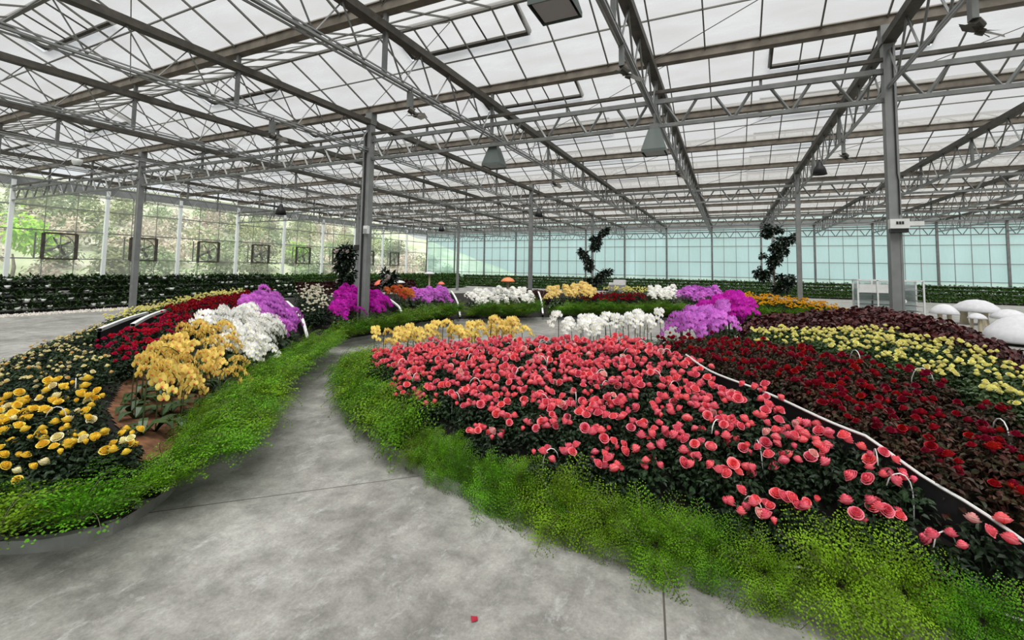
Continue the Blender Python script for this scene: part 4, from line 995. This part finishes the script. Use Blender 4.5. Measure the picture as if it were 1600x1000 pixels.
camellia((-6.05, 22.3, 0), tr((0, 0), (-.05, .8), (.35, 1.15), (.25, 1.5), (-.35, 1.9), (-.5, 2.3), (-.1, 2.7), (.15, 3.0), (.35, 3.3), (.6, 3.6)),
         [(-.35, 0, .9, .22), (-.05, 0, .95, .24), (.25, 0, 1.15, .25), (.55, 0, 1.4, .2), (.75, 0, 1.5, .14), (-.25, .0, 1.72, .2), (-.3, 0, 2.0, .22), (-.55, 0, 2.35, .2), (-.7, 0, 2.5, .12), (.05, 0, 2.75, .24), (.15, 0, 3.0, .22), (-.02, 0, 3.1, .15), (.35, 0, 3.35, .15), (.55, 0, 3.5, .12), (.68, 0, 3.62, .08)],
         'twisted dark camellia before the far wall, behind the amber orchids', 501)
camellia((1.72, 22.3, 0), tr((0, 0), (.05, .9), (.0, 1.6), (.05, 2.1), (.1, 2.5), (.25, 2.9), (-.1, 3.2), (-.2, 3.5)),
         [(.15, 0, .85, .22), (.4, 0, 1.05, .24), (.6, 0, 1.3, .22), (.25, 0, 1.35, .15), (-.5, 0, 1.55, .22), (-.35, 0, 1.4, .2), (-.15, 0, 1.65, .12), (0, 0, 2.05, .24), (.15, 0, 2.3, .2), (-.4, 0, 2.3, .1), (.4, 0, 2.5, .15), (0, 0, 2.6, .16), (.3, 0, 2.85, .22), (.6, 0, 2.95, .18), (.78, 0, 3.1, .1), (-.25, 0, 3.25, .2), (-.2, 0, 3.5, .16), (.2, 0, 3.4, .14)],
         'twisted dark camellia before the far wall, behind the golden flowers', 502)
camellia((-11.0, 10.9, 0), tr((0, 0), (.05, .8), (-.1, 1.3), (.0, 1.7), (-.05, 2.0)),
         [(-.1, 0, 1.0, .2), (.1, 0, 1.3, .2), (-.2, 0, 1.55, .22), (.0, 0, 1.75, .22), (-.25, 0, 1.95, .2), (.1, 0, 2.0, .18), (-.05, 0, 2.1, .15)],
         'flowering camellia left of the magenta orchid column', 503, 9)
camellia((-10.2, 11.8, 0), tr((0, 0), (.05, .6), (.1, 1.0), (.2, 1.3)), [(.05, 0, .95, .16), (.15, 0, 1.15, .18), (.3, 0, 1.25, .16), (.0, 0, 1.35, .1)],
         'small flowering camellia right of the magenta orchid column', 504, 7)

# white wire cabinet behind the sign box column and a white box
o = tag(empty('display_cabinet', (4.55, 22.0, 0)), 'pale glazed cabinet behind the sign box column', 'cabinet')
mb = MB(); W, D, H = 2.0, .8, 1.36
for x in (0, .62, 1.24, W):
    for y in (0, D): mb.bar((x, y, 0), (x, y, H), .05)
for z in (.04, H): 
    for y in (0, D): mb.bar((0, y, z), (W, y, z), .05)
    for x in (0, W): mb.bar((x, 0, z), (x, D, z), .05)
mb.build('frame', M['white_paint'], o)
mb = MB()
for k in range(5): mb.box(.03, W - .03, .05, D - .05, .2 + .2 * k, .215 + .2 * k)
mb.build('shelves', M['galv_light'], o)
mb = MB(); mb.box(.04, .95, .02, .04, .88, 1.2); mb.build('white_panel', M['white_paint'], o)
mb = MB(); mb.box(.02, W - .02, D - .02, D - .01, .05, H); mb.build('back_pane', M['cab_glass'], o)
o = tag(empty('pale_orchid', (5.75, 21.6, 0)), 'tall pale potted plant in front of the cabinet', 'pot plant')
mb = MB(); mb.lathe([(.10, 0), (.14, .3), (.13, .3), (.0, .28)], 14); mb.build('pot', M['white_paint'], o, True)
mb = MB(); mb.tube([(0, 0, .28), (.05, 0, .7), (-.05, 0, 1.05), (-.2, 0, 1.25)], .012, 5); mb.build('stem', M['stalk'], o)
mb = MB(); R = random.Random(70)
for k in range(26):
    t = R.random(); merge(mb, blossom(k, .07, True), Matrix.Translation((.05 - .28 * t + R.uniform(-.1, .1), R.uniform(-.1, 0), .5 + .8 * t)) @ Euler((R.uniform(-.4, .4), R.uniform(-1, 1), R.uniform(-.8, .8))).to_matrix().to_4x4())
mb.build('flowers', P['o_white'], o)
o = tag(empty('white_crate', (-5.75, 24.0, 0)), 'white box on a pale plinth right of the middle camellia', 'box')
mb = MB(); mb.box(.0, .8, 0, .6, .0, .82); mb.build('plinth', M['kerb'], o)
mb = MB(); mb.box(.25, .8, .05, .55, .82, 1.08); mb.box(.0, .24, .1, .5, .82, .93); mb.build('box', M['white_paint'], o)
# fallen petal
mb = MB(); mb.add([(0, -.02, .004), (.022, 0, .008), (.006, .022, .005), (-.02, .006, .009)], [(0, 1, 2, 3)])
tag(mb.build('fallen_petal', M['petal_red'], None, loc=(-1.07, 1.91, 0)), 'single dark red petal lying on the concrete floor', 'petal')

# hillside beyond the left wall
mb = MB(); nx, ny = 14, 40; R = random.Random(80)
for i in range(nx + 1):
    for j in range(ny + 1):
        x = XL - 1.6 - i * 2.2; y = -30 + j * 2.4; mb.v.append((x, y, -.28 + .62 * (i * 2.2) ** .98 * .55 + R.uniform(-.15, .3)))
for i in range(nx):
    for j in range(ny):
        a = i * (ny + 1) + j; mb.f.append((a, a + 1, a + ny + 2, a + ny + 1)); mb.mi.append(0)
tag(mb.build('hill', M['hill'], None, True), 'bushy hillside rising outside the left glass wall', 'hill', kind='structure')
def crown(seed, n, r, l):
    R = random.Random(seed); mb = MB(); cs = [(R.gauss(0, .45), R.gauss(0, .45), R.uniform(.4, 1.3), R.uniform(.4, .7)) for _ in range(7)]
    for k in range(n):
        cx, cy, cz, cr = R.choice(cs); d = Vector((R.gauss(0, 1), R.gauss(0, 1), R.gauss(0, .8))).normalized(); p = (Vector((cx, cy, cz)) + d * cr * R.uniform(.5, 1)) * r
        leaf(mb, p, d + Vector((R.uniform(-1, 1), R.uniform(-1, 1), R.uniform(-.9, .2))), d + Vector((0, 0, .7)), l * R.uniform(.6, 1.4), l * .6)
    return mb
CRG = [crown(600 + i, 420, 1.0, .20).mesh('shrub_crown', M['tree_leaf']) for i in range(4)]
CRD = [crown(610 + i, 300, 1.0, .20).mesh('dry_shrub_crown', M['dry_leaf']) for i in range(2)]
CRB = [crown(620, 420, 1.0, .22).mesh('bright_shrub_crown', M['bright_leaf'])]
mb = MB(); mb.tube([(0, 0, -.5), (.1, 0, .5), (0, .1, 1.0)], [.08, .06, .03], 7); TRK = mb.mesh('shrub_trunk', M['trunk'], True)
R = random.Random(81)
spots = []
for i in range(6):
    for j in range(20): spots.append((XL - 3.2 - i * 3.2 + R.uniform(-1, 1), 3 + j * 2.3 + R.uniform(-.8, .8)))
for x, y in spots:
    d = XL - 1.6 - x; z = -.28 + .62 * max(d, 0) ** .98 * .55; q = R.random(); s = R.uniform(.8, 1.5)
    k = 'dry' if q < .28 else 'green'
    o = put('hillside_shrub', R.choice(CRD if k == 'dry' else CRG), None, (x, y, z), (0, 0, R.uniform(0, 6.28)), s)
    tag(o, 'brownish dry shrub on the hillside outside the left wall' if k == 'dry' else 'pale green shrub on the hillside outside the left wall', 'shrub', 'dry hillside shrubs' if k == 'dry' else 'green hillside shrubs')
    put('trunk', TRK, o)
for (x, y, z, s), w in (((-30.5, 9.3, 1.9, 1.25), 'left of the first wall fan'), ((-31, 25.2, 1.9, 1.0), 'left of the conduit column')):
    o = tag(put('bright_shrub', CRB[0], None, (x, y, z), (0, 0, 1), s), f'vivid lime green shrub outside the left wall, {w}', 'shrub'); put('trunk', TRK, o, (0, 0, -1))

# ------------------------------------------------------------------ camera, daylight
cam = bpy.data.cameras.new('camera'); co = bpy.data.objects.new('camera', cam); COL.objects.link(co); SC.camera = co
yaw, pit, rol = .4439, .0657, .016
fw = Vector((-math.sin(yaw) * math.cos(pit), math.cos(yaw) * math.cos(pit), math.sin(pit))); rt = Vector((math.cos(yaw), math.sin(yaw), 0)); up = rt.cross(fw)
r2 = rt * math.cos(rol) + up * math.sin(rol); u2 = r2.cross(fw)
co.matrix_world = Matrix(((r2.x, u2.x, -fw.x, 0), (r2.y, u2.y, -fw.y, 0), (r2.z, u2.z, -fw.z, 1.6), (0, 0, 0, 1)))
cam.sensor_fit = 'HORIZONTAL'; cam.sensor_width = 36; cam.lens = 712.67 / 1600 * 36
cam.shift_x = 0; cam.shift_y = -(500 - 372.25) / 1600; cam.clip_start = .05; cam.clip_end = 500
w = bpy.data.worlds.new('overcast_sky'); SC.world = w; w.use_nodes = True; nt = w.node_tree; N = nt.nodes; L = nt.links
bg = N['Background']; tc = N.new('ShaderNodeTexCoord'); sx = N.new('ShaderNodeSeparateXYZ'); L.new(tc.outputs['Generated'], sx.inputs[0])
rp = N.new('ShaderNodeValToRGB'); e = rp.color_ramp.elements
e[0].position = 0; e[0].color = (.55, .58, .60, 1); e[1].position = 1; e[1].color = (1, 1, 1, 1)
q = e.new(.30); q.color = (.62, .64, .66, 1); q = e.new(.62); q.color = (.74, .755, .775, 1)
L.new(sx.outputs['Z'], rp.inputs[0]); L.new(rp.outputs[0], bg.inputs[0]); bg.inputs[1].default_value = 1.0
s = bpy.data.lights.new('veiled_sun', 'SUN'); so = bpy.data.objects.new('veiled_sun', s); COL.objects.link(so); s.energy = 7.0; s.angle = 1.0; s.color = (1, .98, .95)
so.rotation_euler = (math.radians(22), math.radians(14), 0)
vs = SC.view_settings; vs.view_transform = 'Standard'; vs.look = 'None'; vs.gamma = 1; vs.use_curve_mapping = False; vs.exposure = .45
SC.display_settings.display_device = 'sRGB'
cy = SC.cycles; cy.max_bounces = 6; cy.diffuse_bounces = 3; cy.glossy_bounces = 2; cy.transmission_bounces = 4; cy.transparent_max_bounces = 12; cy.use_denoising = True
cy.caustics_reflective = False; cy.caustics_refractive = False; cy.sample_clamp_indirect = 4
